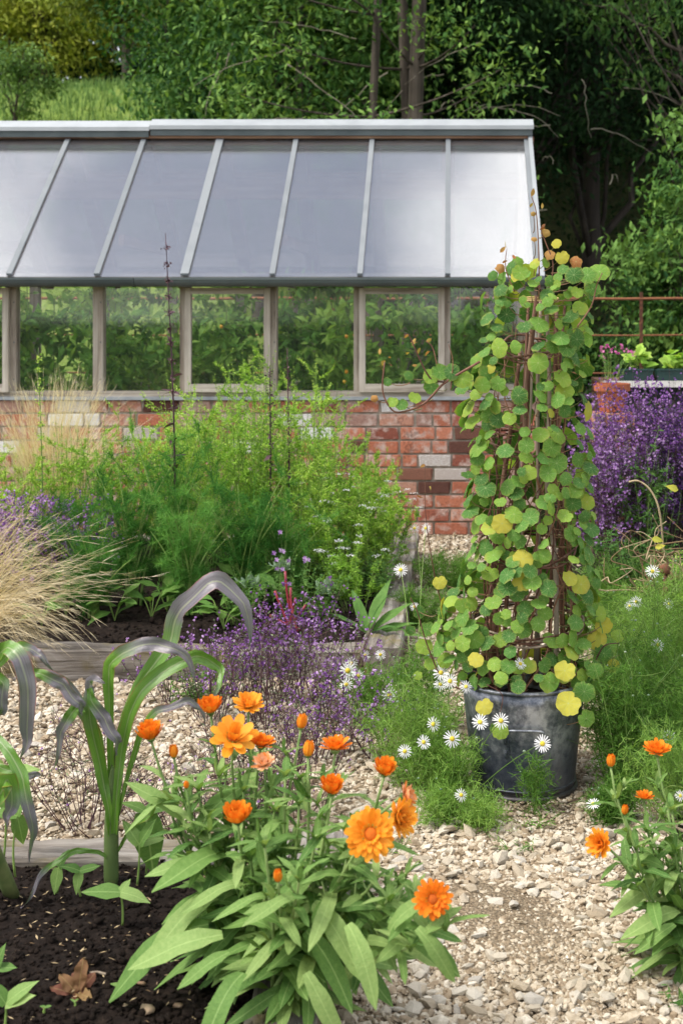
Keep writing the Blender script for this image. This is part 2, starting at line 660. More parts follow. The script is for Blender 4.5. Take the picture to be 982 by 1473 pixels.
def mat_glass(name, milky, refl, dcol=(0.70, 0.72, 0.76), rough=0.25, tlf=0.35):
    m = Mat(name)
    m.t.nodes.remove(m.b)
    tr = m.n('ShaderNodeBsdfTransparent')
    gl = m.n('ShaderNodeBsdfGlossy')
    gl.inputs['Roughness'].default_value = rough
    gl.inputs['Color'].default_value = (1, 1, 1, 1)
    df = m.n('ShaderNodeBsdfDiffuse')
    df.inputs['Color'].default_value = (*dcol, 1)
    tl = m.n('ShaderNodeBsdfTranslucent')
    tl.inputs['Color'].default_value = (*dcol, 1)
    fr = m.n('ShaderNodeFresnel')
    fr.inputs['IOR'].default_value = 1.5
    a = m.n('ShaderNodeMixShader')
    a.inputs[0].default_value = tlf
    m.l(df.outputs[0], a.inputs[1]); m.l(tl.outputs[0], a.inputs[2])
    b = m.n('ShaderNodeMixShader')
    n_ = m.noise(1.7, 5, m.mapped((1.0, 1.0, 0.45)), 0.6)
    n2 = m.noise(16.0, 5, None, 0.7)
    k = m.math('ADD', m.math('MULTIPLY', n_, 0.6), m.math('MULTIPLY', n2, 0.4))
    d = m.ramp(k, [(0.3, (milky * 0.75,) * 3), (0.7, (min(1, milky * 1.2),) * 3)])
    m.l(d, b.inputs[0]); m.l(tr.outputs[0], b.inputs[1]); m.l(a.outputs[0], b.inputs[2])
    c = m.n('ShaderNodeMixShader')
    r = m.math('ADD', m.math('MULTIPLY', fr.outputs[0], 1.0 if milky > .1 else .6), refl, clamp=True)
    m.l(r, c.inputs[0]); m.l(b.outputs[0], c.inputs[1]); m.l(gl.outputs[0], c.inputs[2])
    m.l(c.outputs[0], m.o.inputs['Surface'])
    return m.m

def mat_zinc():
    m = Mat("galvanised_zinc")
    n1 = m.noise(5, 6, m.mapped((1, 1, 0.6)), 0.6)
    n2 = m.noise(40, 5, None, 0.7)
    vor = m.n('ShaderNodeTexVoronoi', Scale=45.0)
    m.l(m.obj(), vor.inputs['Vector'])
    z = m.n('ShaderNodeSeparateXYZ')
    m.l(m.obj(), z.inputs[0])
    f = m.math('ADD', m.math('MULTIPLY', n1, 0.6), m.math('MULTIPLY', n2, 0.4))
    c = m.ramp(f, [(0.42, (0.07, 0.08, 0.10)), (0.5, (0.22, 0.23, 0.26)), (0.59, (0.50, 0.51, 0.53))])
    c = m.mix(0.5, c, m.ramp(vor.outputs['Distance'], [(0.2, (1.15,) * 3), (0.8, (0.8,) * 3)]), 'MULTIPLY')
    # darker, bluer lower part and splashed mud by the ground
    h = m.math('ADD', z.outputs['Z'], m.math('MULTIPLY', n1, 0.12))
    c = m.mix(m.ramp(h, [(0.18, (0.75,) * 3), (0.30, (0,) * 3)]), c, (0.045, 0.06, 0.095))
    c = m.mix(m.ramp(m.math('ADD', z.outputs['Z'], m.math('MULTIPLY', n2, 0.06)), [(0.035, (0.8,) * 3), (0.075, (0,) * 3)]), c, (0.11, 0.08, 0.05))
    m.col(c)
    m.set(0.5, 0.5, 0.6)
    r = m.ramp(n2, [(0.3, (0.30,) * 3), (0.7, (0.50,) * 3)])
    m.l(r, m.b.inputs['Roughness'])
    m.bump(m.math('ADD', n1, m.math('MULTIPLY', n2, 0.15)), 0.012, 0.5)
    return m.m

GRAVEL, STONE, SOIL = mat_gravel(), mat_stone(), mat_soil()
SLEEPER = mat_wood("weathered_sleeper", (0.045, 0.036, 0.028), (0.20, 0.175, 0.15), (0.40, 0.37, 0.33), 0, 1.0, moss=True)
SLEEPER_Y = mat_wood("weathered_sleeper_lengthwise", (0.045, 0.036, 0.028), (0.20, 0.175, 0.15), (0.40, 0.37, 0.33), 1, 1.0, moss=True)
OAK = mat_wood("silvered_oak", (0.15, 0.115, 0.085), (0.35, 0.30, 0.24), (0.50, 0.45, 0.38), 2, 1.0)
OAK_P = mat_wood("pale_sash_oak", (0.22, 0.18, 0.14), (0.44, 0.39, 0.32), (0.60, 0.55, 0.47), 2, 1.0)
OAK_PX = mat_wood("pale_sash_oak_rail", (0.22, 0.18, 0.14), (0.44, 0.39, 0.32), (0.60, 0.55, 0.47), 0, 1.0)
SOILST = plain("earthy_stone", (0.22, 0.14, 0.085), (0.40, 0.29, 0.19), 60, 0.85, 0.2, bump=0.002)
OAK_X = mat_wood("silvered_oak_rail", (0.15, 0.115, 0.085), (0.35, 0.30, 0.24), (0.50, 0.45, 0.38), 0, 1.0)
INNER = mat_wood("inner_timber", (0.10, 0.05, 0.03), (0.20, 0.11, 0.07), (0.30, 0.19, 0.12), 0, 1.0)
BRICK = mat_brick()
BRICK_W = plain("whitewashed_brick", (0.46, 0.40, 0.36), (0.80, 0.80, 0.78), 12, 0.8, 0.2, bump=0.004)
BRICK_D = plain("burnt_brick", (0.10, 0.045, 0.035), (0.26, 0.12, 0.08), 30, 0.85, 0.2, bump=0.005)
MORTAR = plain("lime_mortar", (0.34, 0.29, 0.23), (0.54, 0.48, 0.40), 25, 0.95, 0.1, bump=0.004)
ALU_L = plain("pale_grey_aluminium", (0.29, 0.31, 0.32), (0.36, 0.38, 0.39), 6, 0.45, 0.4)
ALU_B = plain("mid_grey_aluminium", (0.17, 0.185, 0.195), (0.22, 0.235, 0.245), 6, 0.45, 0.4)
ALU_D = plain("dark_grey_aluminium", (0.050, 0.068, 0.070), (0.085, 0.105, 0.105), 6, 0.45, 0.5)
LEAD = plain("lead_sill", (0.20, 0.22, 0.24), (0.33, 0.35, 0.36), 12, 0.5, 0.4)
ROOFGLASS = mat_glass("limewashed_roof_glass", 0.095, 0.09, (0.60, 0.63, 0.68), 0.05)
BACKGLASS = mat_glass("brightened_roof_glass", 0.80, 0.02, (0.92, 0.95, 0.98), 0.2, 0.88)  # same roof glass, whitened so the back panes look brighter
WALLGLASS = mat_glass("clear_glass", 0.02, 0.0, (0.5, 0.55, 0.5), 0.04)
ZINC = mat_zinc()
RUST = plain("rusty_iron", (0.09, 0.04, 0.025), (0.24, 0.10, 0.05), 30, 0.85, 0.2, bump=0.002)
HAZEL = mat_wood("hazel_bark", (0.05, 0.022, 0.014), (0.15, 0.075, 0.05), (0.28, 0.18, 0.13), 2, 1.2)
HAZEL_P = mat_wood("pale_hazel", (0.14, 0.10, 0.07), (0.30, 0.24, 0.18), (0.42, 0.36, 0.29), 2, 1.2)
TERRA = plain("terracotta", (0.34, 0.10, 0.05), (0.50, 0.17, 0.08), 15, 0.85, 0.2, bump=0.002)
WHITEP = plain("weathered_white_paint", (0.42, 0.41, 0.37), (0.66, 0.64, 0.59), 15, 0.6, 0.3)
TRAYG = plain("dark_green_plastic", (0.010, 0.035, 0.030), (0.018, 0.055, 0.045), 10, 0.45, 0.4)
TWIG = plain("pale_grey_twig", (0.16, 0.14, 0.10), (0.32, 0.29, 0.22), 8, 0.8, 0.2)
BARKD = mat_wood("shaded_bark", (0.015, 0.012, 0.010), (0.035, 0.028, 0.022), (0.07, 0.055, 0.042), 2, 0.35)  # bark copy with the wood's shade put into its colour
BARK = mat_wood("tree_bark", (0.03, 0.024, 0.018), (0.075, 0.06, 0.045), (0.15, 0.125, 0.10), 2, 0.35)
STRAWS = plain("straw_string", (0.50, 0.36, 0.15), (0.66, 0.52, 0.26), 40, 0.8)

# ================================================================== GROUND
def sheet(name, X, Y, zf, mat, seg=(60, 60), kind='structure', smooth=True):
    xs = np.linspace(*X, seg[0]); ys = np.linspace(*Y, seg[1])
    gx, gy = np.meshgrid(xs, ys, indexing='ij')
    v = np.stack([gx, gy, zf(gx, gy)], -1).reshape(-1, 3)
    i, j = np.meshgrid(np.arange(seg[0] - 1), np.arange(seg[1] - 1), indexing='ij')
    a = (i * seg[1] + j).ravel()
    q = np.stack([a, a + seg[1], a + seg[1] + 1, a + 1], -1)
    return MB().raw(v, {4: q}).build(name, mat, smooth=smooth, kind=kind)

def hillz(x, y):
    t = np.clip((y - 15) / 22, 0, 1)
    return 7.0 * t * t * (3 - 2 * t) * 1.05 + np.clip(y - 37, 0, 60) * 0.10 + 0.12 * np.sin(x * 0.5 + y * 0.3) * t - 0.012

M_ = Mat("rough_ground")
M_.col(M_.ramp(M_.noise(3, 8, rough=0.7), [(0.3, (0.020, 0.022, 0.010)), (0.6, (0.045, 0.055, 0.018)), (0.8, (0.09, 0.08, 0.04))]))
M_.set(0.95, 0.1); M_.bump(M_.noise(20, 6), 0.05, 1.0)
GROUND = M_.m
M_ = Mat("meadow_turf")
M_.col(M_.ramp(M_.noise(0.9, 8, rough=0.7), [(0.3, (0.10, 0.16, 0.03)), (0.55, (0.17, 0.25, 0.05)), (0.75, (0.27, 0.27, 0.10))]))
M_.set(0.95, 0.1); M_.bump(M_.noise(14, 6), 0.08, 1.0)
MEADOW = M_.m

sheet("ground", (-400, 400), (-200, 800), lambda x, y: np.where(y > 100, 13.2, hillz(x, y)) - 0.03, GROUND, (161, 401))
sheet("hill", (-60, 60), (14, 90), lambda x, y: hillz(x, y) + 0.02, GROUND, (80, 80))
sheet("meadow", (-30, -1.5), (18, 70), lambda x, y: hillz(x, y) + 0.06, MEADOW, (60, 60))
sheet("gravel_path", (-6, 4), (-2, 9.36), lambda x, y: 0.006 * np.sin(x * 5 + 1) * np.sin(y * 4) + 0.008, GRAVEL, (120, 120))

# beds on the plan: (x0, x1, y0, y1) outer edges
BACK = (-3.6, -0.21, 5.62, 8.55)
FRONT = (-3.2, -0.255, 0.9, 3.62)
bh = 0.145

def in_bed(x, y, m=0.0):
    r = np.zeros(np.shape(x), bool)
    for (a, b, c, d) in (BACK, FRONT):
        r |= (x > a - m) & (x < b + m) & (y > c - m) & (y < d + m)
    return r

def soilz(x, y):
    return 0.118 + 0.010 * np.sin(9 * x + 3 * y) * np.sin(7 * y) + 0.008 * np.sin(31 * x + 1) * np.sin(27 * y + 2 * x) + 0.004 * np.sin(83 * x) * np.sin(71 * y)

for b in (FRONT, BACK):
    sheet("soil", (b[0] + .1, b[1] - .1), (b[2] + .1, b[3] - .1), soilz, SOIL, (260, 200) if b is FRONT else (120, 100))
sheet("soil", (0.62, 3.2), (3.9, 9.2), lambda x, y: 0.02 + 0.012 * np.sin(x * 9) * np.sin(y * 8), SOIL, (50, 80))

def sleeper(name, parent, a, b, mat, seed):
    """a long squared timber with worn, uneven faces"""
    r_ = np.random.default_rng(seed)
    a, b = np.array(a, float), np.array(b, float)
    ax = 0 if (b - a)[0] > (b - a)[1] else 1
    o = 1 - ax
    L = (b - a)[ax]
    n = int(L / 0.04)
    prof = []
    c, e = (b - a)[o] / 2, (b - a)[2] / 2
    for (s, t_) in ((-1, -1), (-.4, -1), (.4, -1), (1, -1), (1, -.3), (1, .4), (1, .86), (.92, 1), (.5, 1), (.1, 1), (-.3, 1), (-.7, 1), (-.92, 1), (-1, .86), (-1, .4), (-1, -.3)):
        prof.append((s * c, t_ * e))
    prof = np.array(prof)
    K = len(prof)
    s = np.linspace(0, L, n)
    off = 0.004 * np.sin(s[:, None] * 9 + prof[None, :, 0] * 40 + seed) + r_.normal(0, 0.0018, (n, K)) + 0.007 * np.sin(s[:, None] * 2.3 + prof[None, :, 1] * 30 + seed * 2)
    # a few long checks running with the grain
    for k in range(7, 13):
        off[:, k] -= 0.010 * (np.sin(s * r_.uniform(2, 5) + r_.uniform(0, 6)) > 0.35)
    dirs = norm(prof)
    pr = prof[None] + dirs[None] * off[..., None]
    v = np.zeros((n, K, 3))
    v[..., ax] = a[ax] + s[:, None]
    v[..., o] = (a[o] + b[o]) / 2 + pr[..., 0]
    v[..., 2] = (a[2] + b[2]) / 2 + pr[..., 1]
    i = np.arange(n - 1)[:, None] * K; j = np.arange(K)[None]; j2 = (j + 1) % K
    q = np.stack([i + j, i + j2, i + K + j2, i + K + j], -1).reshape(-1, 4)
    g = {4: q, K: np.stack([np.arange(K)[::-1], np.arange(K) + (n - 1) * K])}
    return MB().raw(v, g).build(name, mat, parent)

for nm, b, lab in (("raised_bed", BACK, "weathered timber raised bed overflowing with fennel and herbs below the brick wall"), ("raised_bed", FRONT, "near timber edged raised bed of dark soil at the bottom with corn and marigolds")):
    t = thing(nm, lab, "raised bed", (b[0], b[2], 0), "timber raised beds")
    tw = 0.15
    sleeper("sleeper", t, (b[0], b[2], -0.01), (b[1] - tw - 0.004, b[2] + tw, bh - 0.008), SLEEPER, 1)
    sleeper("sleeper", t, (b[0], b[3] - tw, -0.01), (b[1] - tw - 0.004, b[3], bh - 0.005), SLEEPER, 2)
    sleeper("sleeper", t, (b[1] - tw, b[2] - 0.01, -0.012), (b[1], b[3] + 0.01, bh), SLEEPER_Y, 3)
    sleeper("sleeper", t, (b[0] - tw, b[2], -0.012), (b[0] - 0.003, b[3], bh - 0.003), SLEEPER_Y, 4)

# ---- gravel stones: the 300 largest in view are parts of the path, the rest is loose gravel
def gravel():
    st = [T_stone(i, 1, U(.45, .75)) for i in range(10)]
    lo = [T_stone(20 + i, 0, U(.5, .8)) for i in range(6)]
    zones = [(-0.3, 1.75, 2.4, 4.3, 9500, 1.0), (-2.4, -0.1, 3.6, 5.65, 6000, 1.0), (-0.3, 0.75, 4.2, 9.3, 2600, 1.0), (-1.2, 2.2, 4.2, 5.6, 1200, 1.0), (-2.2, -0.2, 8.5, 9.36, 600, 1.0)]
    P, R = [], []
    for (x0, x1, y0, y1, dens, k) in zones:
        n = int((x1 - x0) * (y1 - y0) * dens)
        x, y = U(x0, x1, n), U(y0, y1, n)
        ok = ~in_bed(x, y, 0.005)
        # frame with a margin for a step to the side
        ok &= (x * F / y + CX > -260) & (x * F / y + CX < 1260) & (CY + CH * F / y < 1640)
        # sandy worn patches along the middle of the path and by the tub
        sand = np.exp(-(((x - 0.14) / 0.13) ** 2 + ((y - 3.35) / 0.33) ** 2)) + np.exp(-(((x - 0.42) / 0.12) ** 2 + ((y - 3.05) / 0.12) ** 2)) * 0.7 + 2.1 * np.exp(-(((x - 0.30) / 0.20) ** 2 + ((y - 4.16) / 0.15) ** 2)) + 0.5 * np.sin(x * 9) * np.sin(y * 6 + x * 3)
        ok &= U(0, 1, n) > np.clip(sand * (0.50 + 0.35 * np.sin(x * 31 + 2 * np.sin(y * 23)) * np.sin(y * 17 + 1)), 0, .93)
        P.append(np.stack([x, y], 1)[ok])
        r = np.exp(rng.normal(math.log(0.0084), 0.42, n))
        r = np.where(U(0, 1, n) < 0.06, r * 1.7, r)
        r = np.where((sand > 0.5) & (U(0, 1, n) < .75), r * 0.55, r)
        R.append(np.clip(r, 0.004, 0.03)[ok])
    P, R = np.concatenate(P), np.concatenate(R)
    d = np.sqrt((P[:, 0] - 0.226) ** 2 + (P[:, 1] - 4.40) ** 2)
    k = d > 0.175 + R
    P, R = P[k], R[k]
    z = 0.008 + R * U(0.05, 0.5, len(R))
    big = R / P[:, 1]
    ccx = P[:, 0] * F / P[:, 1] + CX; ccy = CY + CH * F / P[:, 1]
    vis = (ccx > 470) & (ccx < 980) & (ccy > 1170) & (ccy < 1470) | (ccx < 330) & (ccy > 990) & (ccy < 1200) & (ccx > 0)
    order = np.argsort(-(big * vis))[:296]
    path = bpy.data.objects['gravel_path']
    WL['gravel_path'] = (0, 0, 0)
    ms = [MB().add(t, [(0, 0, 0)]).mesh("stone", STONE, smooth=False) for t in st]
    A = U(0, 2 * pi, len(R)); B = N(0.28, len(R)); Cc = N(0.28, len(R))
    Mx = []
    for a, b, c in zip(A, B, Cc):
        Mx.append((math.cos(a), math.sin(a), b, c))
    ca, sa = np.cos(A), np.sin(A)
    M = np.zeros((len(R), 3, 3))
    M[:, 0, 0], M[:, 0, 1], M[:, 1, 0], M[:, 1, 1], M[:, 2, 2] = ca, -sa, sa, ca, 1
    Tm = np.zeros_like(M); Tm[:] = np.eye(3); Tm[:, 0, 2] = B; Tm[:, 2, 0] = -B; Tm[:, 1, 2] = Cc; Tm[:, 2, 1] = -Cc
    M = Tm @ M
    for i in order:
        r = R[i]
        put("stone", ms[i % 10], path, M[i], (P[i, 0], P[i, 1], z[i] + r * 0.1), (r * 2, r * U(1.4, 2), r * U(1.5, 2.1)))
    rest = np.ones(len(R), bool); rest[order] = False
    mb = MB()
    S3 = np.stack([R * 2, R * U(1.3, 2, len(R)), R * U(1.3, 2, len(R))], 1)
    near = (P[:, 1] < 3.9) & (R > 0.0105) | (R > 0.017)
    Pt = np.column_stack([P, z])
    idx = rng.integers(0, 10, len(R))
    tn = np.clip(rng.normal(0.5, 0.24, len(R)), 0, 1)
    for i in range(10):
        q = rest & near & (idx == i)
        mb.add(st[i], Pt[q], S=S3[q], M=M[q], tint=tn[q])
    for i in range(6):
        q = rest & ~near & (idx % 6 == i)
        mb.add(lo[i], Pt[q], S=S3[q], M=M[q], tint=tn[q])
    # fine grit
    n = 26000
    x, y = U(-0.2, 1.7, n), U(2.9 ** -1, 4.9 ** -1, n) ** -1
    ok = ~in_bed(x, y, 0)
    x, y = x[ok], y[ok]
    r = U(0.0025, 0.0065, len(x))
    g_ = T([(-.5, -.4, 0), (.5, -.45, 0), (.4, .5, 0), (-.45, .4, 0), (0, 0, .55)], [(0, 1, 4), (1, 2, 4), (2, 3, 4), (3, 0, 4)])
    a = U(0, 2 * pi, len(x))
    mb.add(g_, np.column_stack([x, y, np.full(len(x), 0.010)]), D=np.column_stack([np.cos(a), np.sin(a), N(.2, len(x))]), S=r * 2, tint=np.clip(rng.normal(0.4, 0.25, len(x)), 0, 1))
    o = mb.build("gravel", STONE, smooth=False, kind='stuff')
    tag(o, "cream limestone gravel lying loose over the garden path", "gravel")
gravel()

def clods():
    mb = MB()
    lo = [T_stone(40 + i, 0, .8) for i in range(5)]
    n = 9000
    x, y = U(-1.6, -0.40, n), U(1.0 / 3.5, 1.0 / 2.3, n) ** -1
    r = np.exp(rng.normal(math.log(0.0055), 0.5, n)); r = np.clip(r, 0.002, 0.016)
    n2 = 2500
    x = np.append(x, U(-3.3, -0.36, n2)); y = np.append(y, U(5.78, 7, n2)); r = np.append(r, np.clip(np.exp(rng.normal(math.log(0.009), 0.5, n2)), .004, .025))
    z = soilz(x, y) + r * 0.25
    for i in range(5):
        k = slice(i, None, 5)
        m = len(x[k])
        mb.add(lo[i], np.column_stack([x, y, z])[k], D=rng.normal(size=(m, 3)), S=(r[k] * 2)[:, None] * U(.6, 1.1, (m, 3)))
    o = mb.build("soil_crumbs", SOIL, smooth=True, kind='stuff')
    tag(o, "dark crumbly soil clods on the beds", "soil")
    # straw flecks and small pale chips of mulch
    n = 500
    x, y = U(-1.4, -0.42, n), U(2.4, 3.45, n)
    a = U(0, 2 * pi, n)
    f = MB().add(T_diamond(0.25, 0.1), np.column_stack([x, y, soilz(x, y) + 0.008]), D=np.column_stack([np.cos(a), np.sin(a), N(.2, n)]), S=U(.006, .02, n), tint=U(0, 1, n))
    tag(f.build("mulch_flecks", plain("mulch", (0.16, 0.10, 0.05), (0.42, 0.32, 0.18), 80), kind='stuff'), "pale straw and bark flecks scattered over the dark soil", "mulch")
clods()
for k, (px_, py_, r, c) in enumerate(((215, 1452, .018, "largest pale stone lying on the dark soil"), (180, 1447, .008, "small ochre stone on the dark soil by the marigold"), (257, 1447, .011, "yellowish stone beside the larger pale stone on soil"), (204, 1415, .010, "brownish stone on soil below the marigold leaves"), (230, 1416, .009, "rounded tan stone on soil under the marigold leaves"))):
    p = grd(px_, py_, 0.125)
    o = MB().add(T_stone(60 + k, 1, .6), [(0, 0, 0)], S=r * 2, tint=0.5).build("stone", SOILST, smooth=True)
    o.location = tuple(p); WL[o.name] = tuple(p)
    tag(o, c, "stone", "stones on the soil bed")

# ================================================================== GREENHOUSE
def greenhouse():
    W = 0.58
    bars = [-0.03 - W * k for k in range(-1, 10)]            # -1 -> right end bar
    XL, XR = bars[-1] - 0.02, 0.575
    YF, YE, ZE = 9.375, 9.20, 1.753
    YR, ZR = 10.66, 2.862
    ZS = 0.915                                              # top of the wall
    YB = 2 * YR - YF
    G = thing("greenhouse", "lean grey framed greenhouse with pale glazed roof on a low brick wall", "greenhouse", (XR, YF, 0))
    # --- brick wall
    wall = MB()
    wall.box((XL, YF + 0.010, -0.05), (XR, YF + 0.22, ZS))
    wall = wall.build("brick_wall", MORTAR, G)
    bm_ = [MB().add(T_chamfer((0.04, 0.04, 0.04), 0.012, s), [(0, 0, 0)]).mesh("brick", BRICK) for s in range(4)]
    bw_ = [MB().add(T_chamfer((0.04, 0.04, 0.04), 0.012, s + 9), [(0, 0, 0)]).mesh("white_brick", BRICK_W) for s in range(2)]
    bd_ = [MB().add(T_chamfer((0.04, 0.04, 0.04), 0.012, s + 19), [(0, 0, 0)]).mesh("dark_brick", BRICK_D) for s in range(2)]
    course = ZS / 10
    white = [(205, 2), (421, 1), (444, 2), (594, 0), (602, 4), (642, 4), (652, 5), (112, 0), (105, 1), (8, 3), (60, 2), (128, 1), (330, 3)]
    dark = [(517, 3), (616, 6), (648, 6), (675, 2), (236, 0), (660, 3), (520, 7), (572, 5)]
    for c in range(10):
        zc = ZS - course * (c + 0.5)
        x = XR - (0.0 if c % 2 else 0.12)
        spans = [] if c % 2 else [(XR - 0.12, XR)]
        k = 0
        while x > -3.75:
            L = U(0.215, 0.25)
            if U(0, 1) < 0.22:
                L *= 0.5
            spans.append((x - L, x)); x -= L
        for (a, b) in spans:
            cx_ = (a + b) / 2
            ppx = cx_ * F / YF + CX
            hit_w = any(abs(ppx - q[0]) < (b - a) * F / YF / 2 and q[1] == c for q in white)
            hit_d = any(abs(ppx - q[0]) < (b - a) * F / YF / 2 and q[1] == c for q in dark)
            me = random.choice(bw_ if hit_w else bd_ if hit_d else bm_)
            o = put("brick", me, wall, np.eye(3), (cx_, YF + 0.045 - U(0, 0.004), zc + N(0.001)), (b - a - 0.014, 0.10, course - 0.014))
            if random.random() < 0.5:
                o.rotation_euler[1] = pi
    # --- sill
    s = MB(); s.box((XL, YF - 0.035, ZS), (XR + 0.02, YF + 0.20, ZS + 0.022)); s.build("sill", LEAD, G)
    s = MB(); s.box((XL, YF - 0.012, ZS + 0.022), (XR, YF + 0.10, ZS + 0.058)); s.build("bottom_rail", OAK_X, G)
    zs, ze = ZS + 0.058, 1.70
    s = MB(); s.box((XL, YF + 0.0, ze), (XR, YF + 0.10, ze + 0.07)); s.build("wall_plate", OAK_X, G)
    posts = [-0.045 - 0.585 * k for k in range(-1, 9)]
    posts[0] = XR - 0.035
    for i, x in enumerate(posts):
        s = MB(); s.box((x - 0.033, YF - 0.01 - 0.001 * (i % 2), zs), (x + 0.033, YF + 0.085, ze)); s.build("post", OAK, G)
        # screw heads
        s = MB()
        for z in (zs + 0.08, zs + 0.33, zs + 0.60):
            s.tubes([[(x + 0.02, YF - 0.0135, z), (x + 0.02, YF - 0.006, z)]], 0.005, 6)
        s.build("screw_head", ALU_D, G)
    # panes and opening sashes
    for i in range(len(posts) - 1):
        x1, x0 = posts[i] - 0.033, posts[i + 1] + 0.033
        if i in (1, 3, 6):                                # opening casements in front of the posts
            y = YF - 0.045
            t_ = 0.042
            a, b = x0 - 0.027, x1 + 0.027
            z0, z1 = zs - 0.005, ze - 0.03
            sash = MB().box((a, y, z0), (a + t_, y + 0.034, z1)).build("window_sash", OAK_P, G)
            MB().box((b - t_, y, z0), (b, y + 0.034, z1)).build("stile", OAK_P, sash)
            MB().box((a + t_, y + .001, z0), (b - t_, y + 0.033, z0 + 0.055)).build("rail", OAK_PX, sash)
            MB().box((a + t_, y + .001, z1 - t_), (b - t_, y + 0.033, z1)).build("rail", OAK_PX, sash)
            g = MB(); g.box((a + t_ - .004, y + 0.014, z0 + .05), (b - t_ + .004, y + 0.020, z1 - t_ + .004)); g.build("pane", WALLGLASS, sash)
        else:
            g = MB(); g.box((x0 - .004, YF + 0.03, zs - .004), (x1 + .004, YF + 0.036, ze + .004)); g.build("window_pane", WALLGLASS, G)
    # --- gutter and eave
    P = []
    for a in np.linspace(pi * 1.0, pi * 2.0, 9):
        P.append((0.045 * cos(a), 0.045 * sin(a)))
    P = P[::-1] + [(-0.050, 0.0), (-0.050, 0.016), (0.05, 0.016)]
    prof = np.array(P)
    for (a, b) in ((XL, -2.09), (-2.086, XR + 0.06)):
        v = []
        for x in (a, b):
            v += [(x, YE - 0.03 + p[0], ZE - 0.035 + p[1]) for p in prof]
        K = len(prof)
        q = [(j, (j + 1) % K, K + (j + 1) % K, K + j) for j in range(K)]
        MB().raw(v, {4: np.array(q), K: np.array([list(range(K))[::-1], list(range(K, 2 * K))])}).build("gutter", ALU_D, G)
    s = MB(); s.box((XL, YE + 0.02, ZE - 0.075), (XR + 0.05, YF - 0.002, ZE - 0.058)); s.build("soffit", ALU_D, G)
    # --- roof: bars, panes
    sl = np.array((0, YR - YE, ZR - ZE)); sl /= np.linalg.norm(sl)
    nrm = np.array((0, -sl[2], sl[1]))
    for i, x in enumerate(bars):
        wd = 0.055 if i in (0, 4, 8) else 0.036
        if i == 0:
            x = XR
        p = np.array((x, YE, ZE)) + nrm * 0.004
        q = np.array((x, YR, ZR)) + nrm * 0.004
        s = MB(); s.bar(p, q, wd, 0.016, nrm); s.build("glazing_bar", ALU_B, G)
        s = MB(); s.bar(p - nrm * 0.030 + sl * .02, q - nrm * 0.030, 0.034, 0.05, nrm); s.build("rafter", INNER, G)
        for sg in (1,):
            p2 = np.array((x, YB + (YF - YE), ZE)); q2 = np.array((x, YR, ZR))
            n2 = np.array((0, sl[2], sl[1]))
            s = MB(); s.bar(p2 - n2 * 0.035, q2 - n2 * 0.035, 0.10, 0.05, n2); s.build("rafter", INNER, G)
    s = MB(); s.bar((XL, YR, ZR + 0.0), (XR, YR, ZR + 0.0), 0.05, 0.14); s.build("ridge_beam", INNER, G)
    for i in range(len(bars) - 1):
        x1, x0 = (XR if i == 0 else bars[i]), bars[i + 1]
        def slope(a, b, y0, z0, y1, z1, n_):
            p = [np.array((a, y0, z0)), np.array((b, y0, z0)), np.array((b, y1, z1)), np.array((a, y1, z1))]
            v = [k - n_ * 0.006 for k in p] + [k - n_ * 0.011 for k in p]
            return v
        F8 = {4: np.array([(0, 1, 2, 3), (7, 6, 5, 4), (0, 4, 5, 1), (1, 5, 6, 2), (2, 6, 7, 3), (3, 7, 4, 0)])}
        MB().raw(slope(x0 + .002, x1 - .002, YE - .01, ZE - .006, YR - .03, ZR - .02, nrm), F8).build("roof_pane", ROOFGLASS, G)
        MB().raw(slope(x0 + .002, x1 - .002, YB + YF - YE, ZE - .006, YR + .03, ZR - .02, np.array((0, sl[2], sl[1]))), F8).build("roof_pane", BACKGLASS, G)
    # purlins and collars inside
    for (yy, zz, h) in ((11.02, 2.49, .17), (12.0, 1.80, .10)):
        s = MB(); s.bar((XL, yy, zz), (XR, yy, zz), 0.05, h); s.build("purlin", INNER, G)
    for x in bars[1::2]:
        s = MB(); s.bar((x, YF + .5, 2.02), (x, YB - .5, 2.02), 0.04, 0.08); s.build("collar_tie", INNER, G)
    # ridge cap: two lengths, the left one tucked lower
    for (a, b, dz) in ((XL, -2.30, -0.012), (-2.297, XR + 0.045, 0.0)):
        s = MB()
        z1, z0 = ZR + 0.125 + dz, ZR + 0.035 + dz
        for sg in (-1, 1):
            y0 = YR + sg * 0.105
            v = [(a, YR, z1), (b, YR, z1), (b, y0, z0 + 0.03), (a, y0, z0 + 0.03), (a, YR, z1 - .006), (b, YR, z1 - .006), (b, y0, z0), (a, y0, z0)]
            s.raw(v, {4: np.array([(0, 3, 2, 1), (4, 5, 6, 7), (0, 1, 5, 4), (1, 2, 6, 5), (2, 3, 7, 6), (3, 0, 4, 7)])})
        s.build("ridge_cap", ALU_L, G)
        MB().box((a + .004, YR - 0.088, ZR - 0.01 + dz), (b - .008, YR - 0.072, z0 + 0.004)).build("ridge_flashing", ALU_D, G)
        MB().box((a + .004, YR + 0.072, ZR - 0.01 + dz), (b - .008, YR + 0.088, z0 + 0.004)).build("ridge_flashing", ALU_D, G)
    s = MB(); s.box((XL, YR - .069, ZR - 0.030), (XR, YR - 0.055, ZR - 0.002)); s.build("ridge_batten", INNER, G)
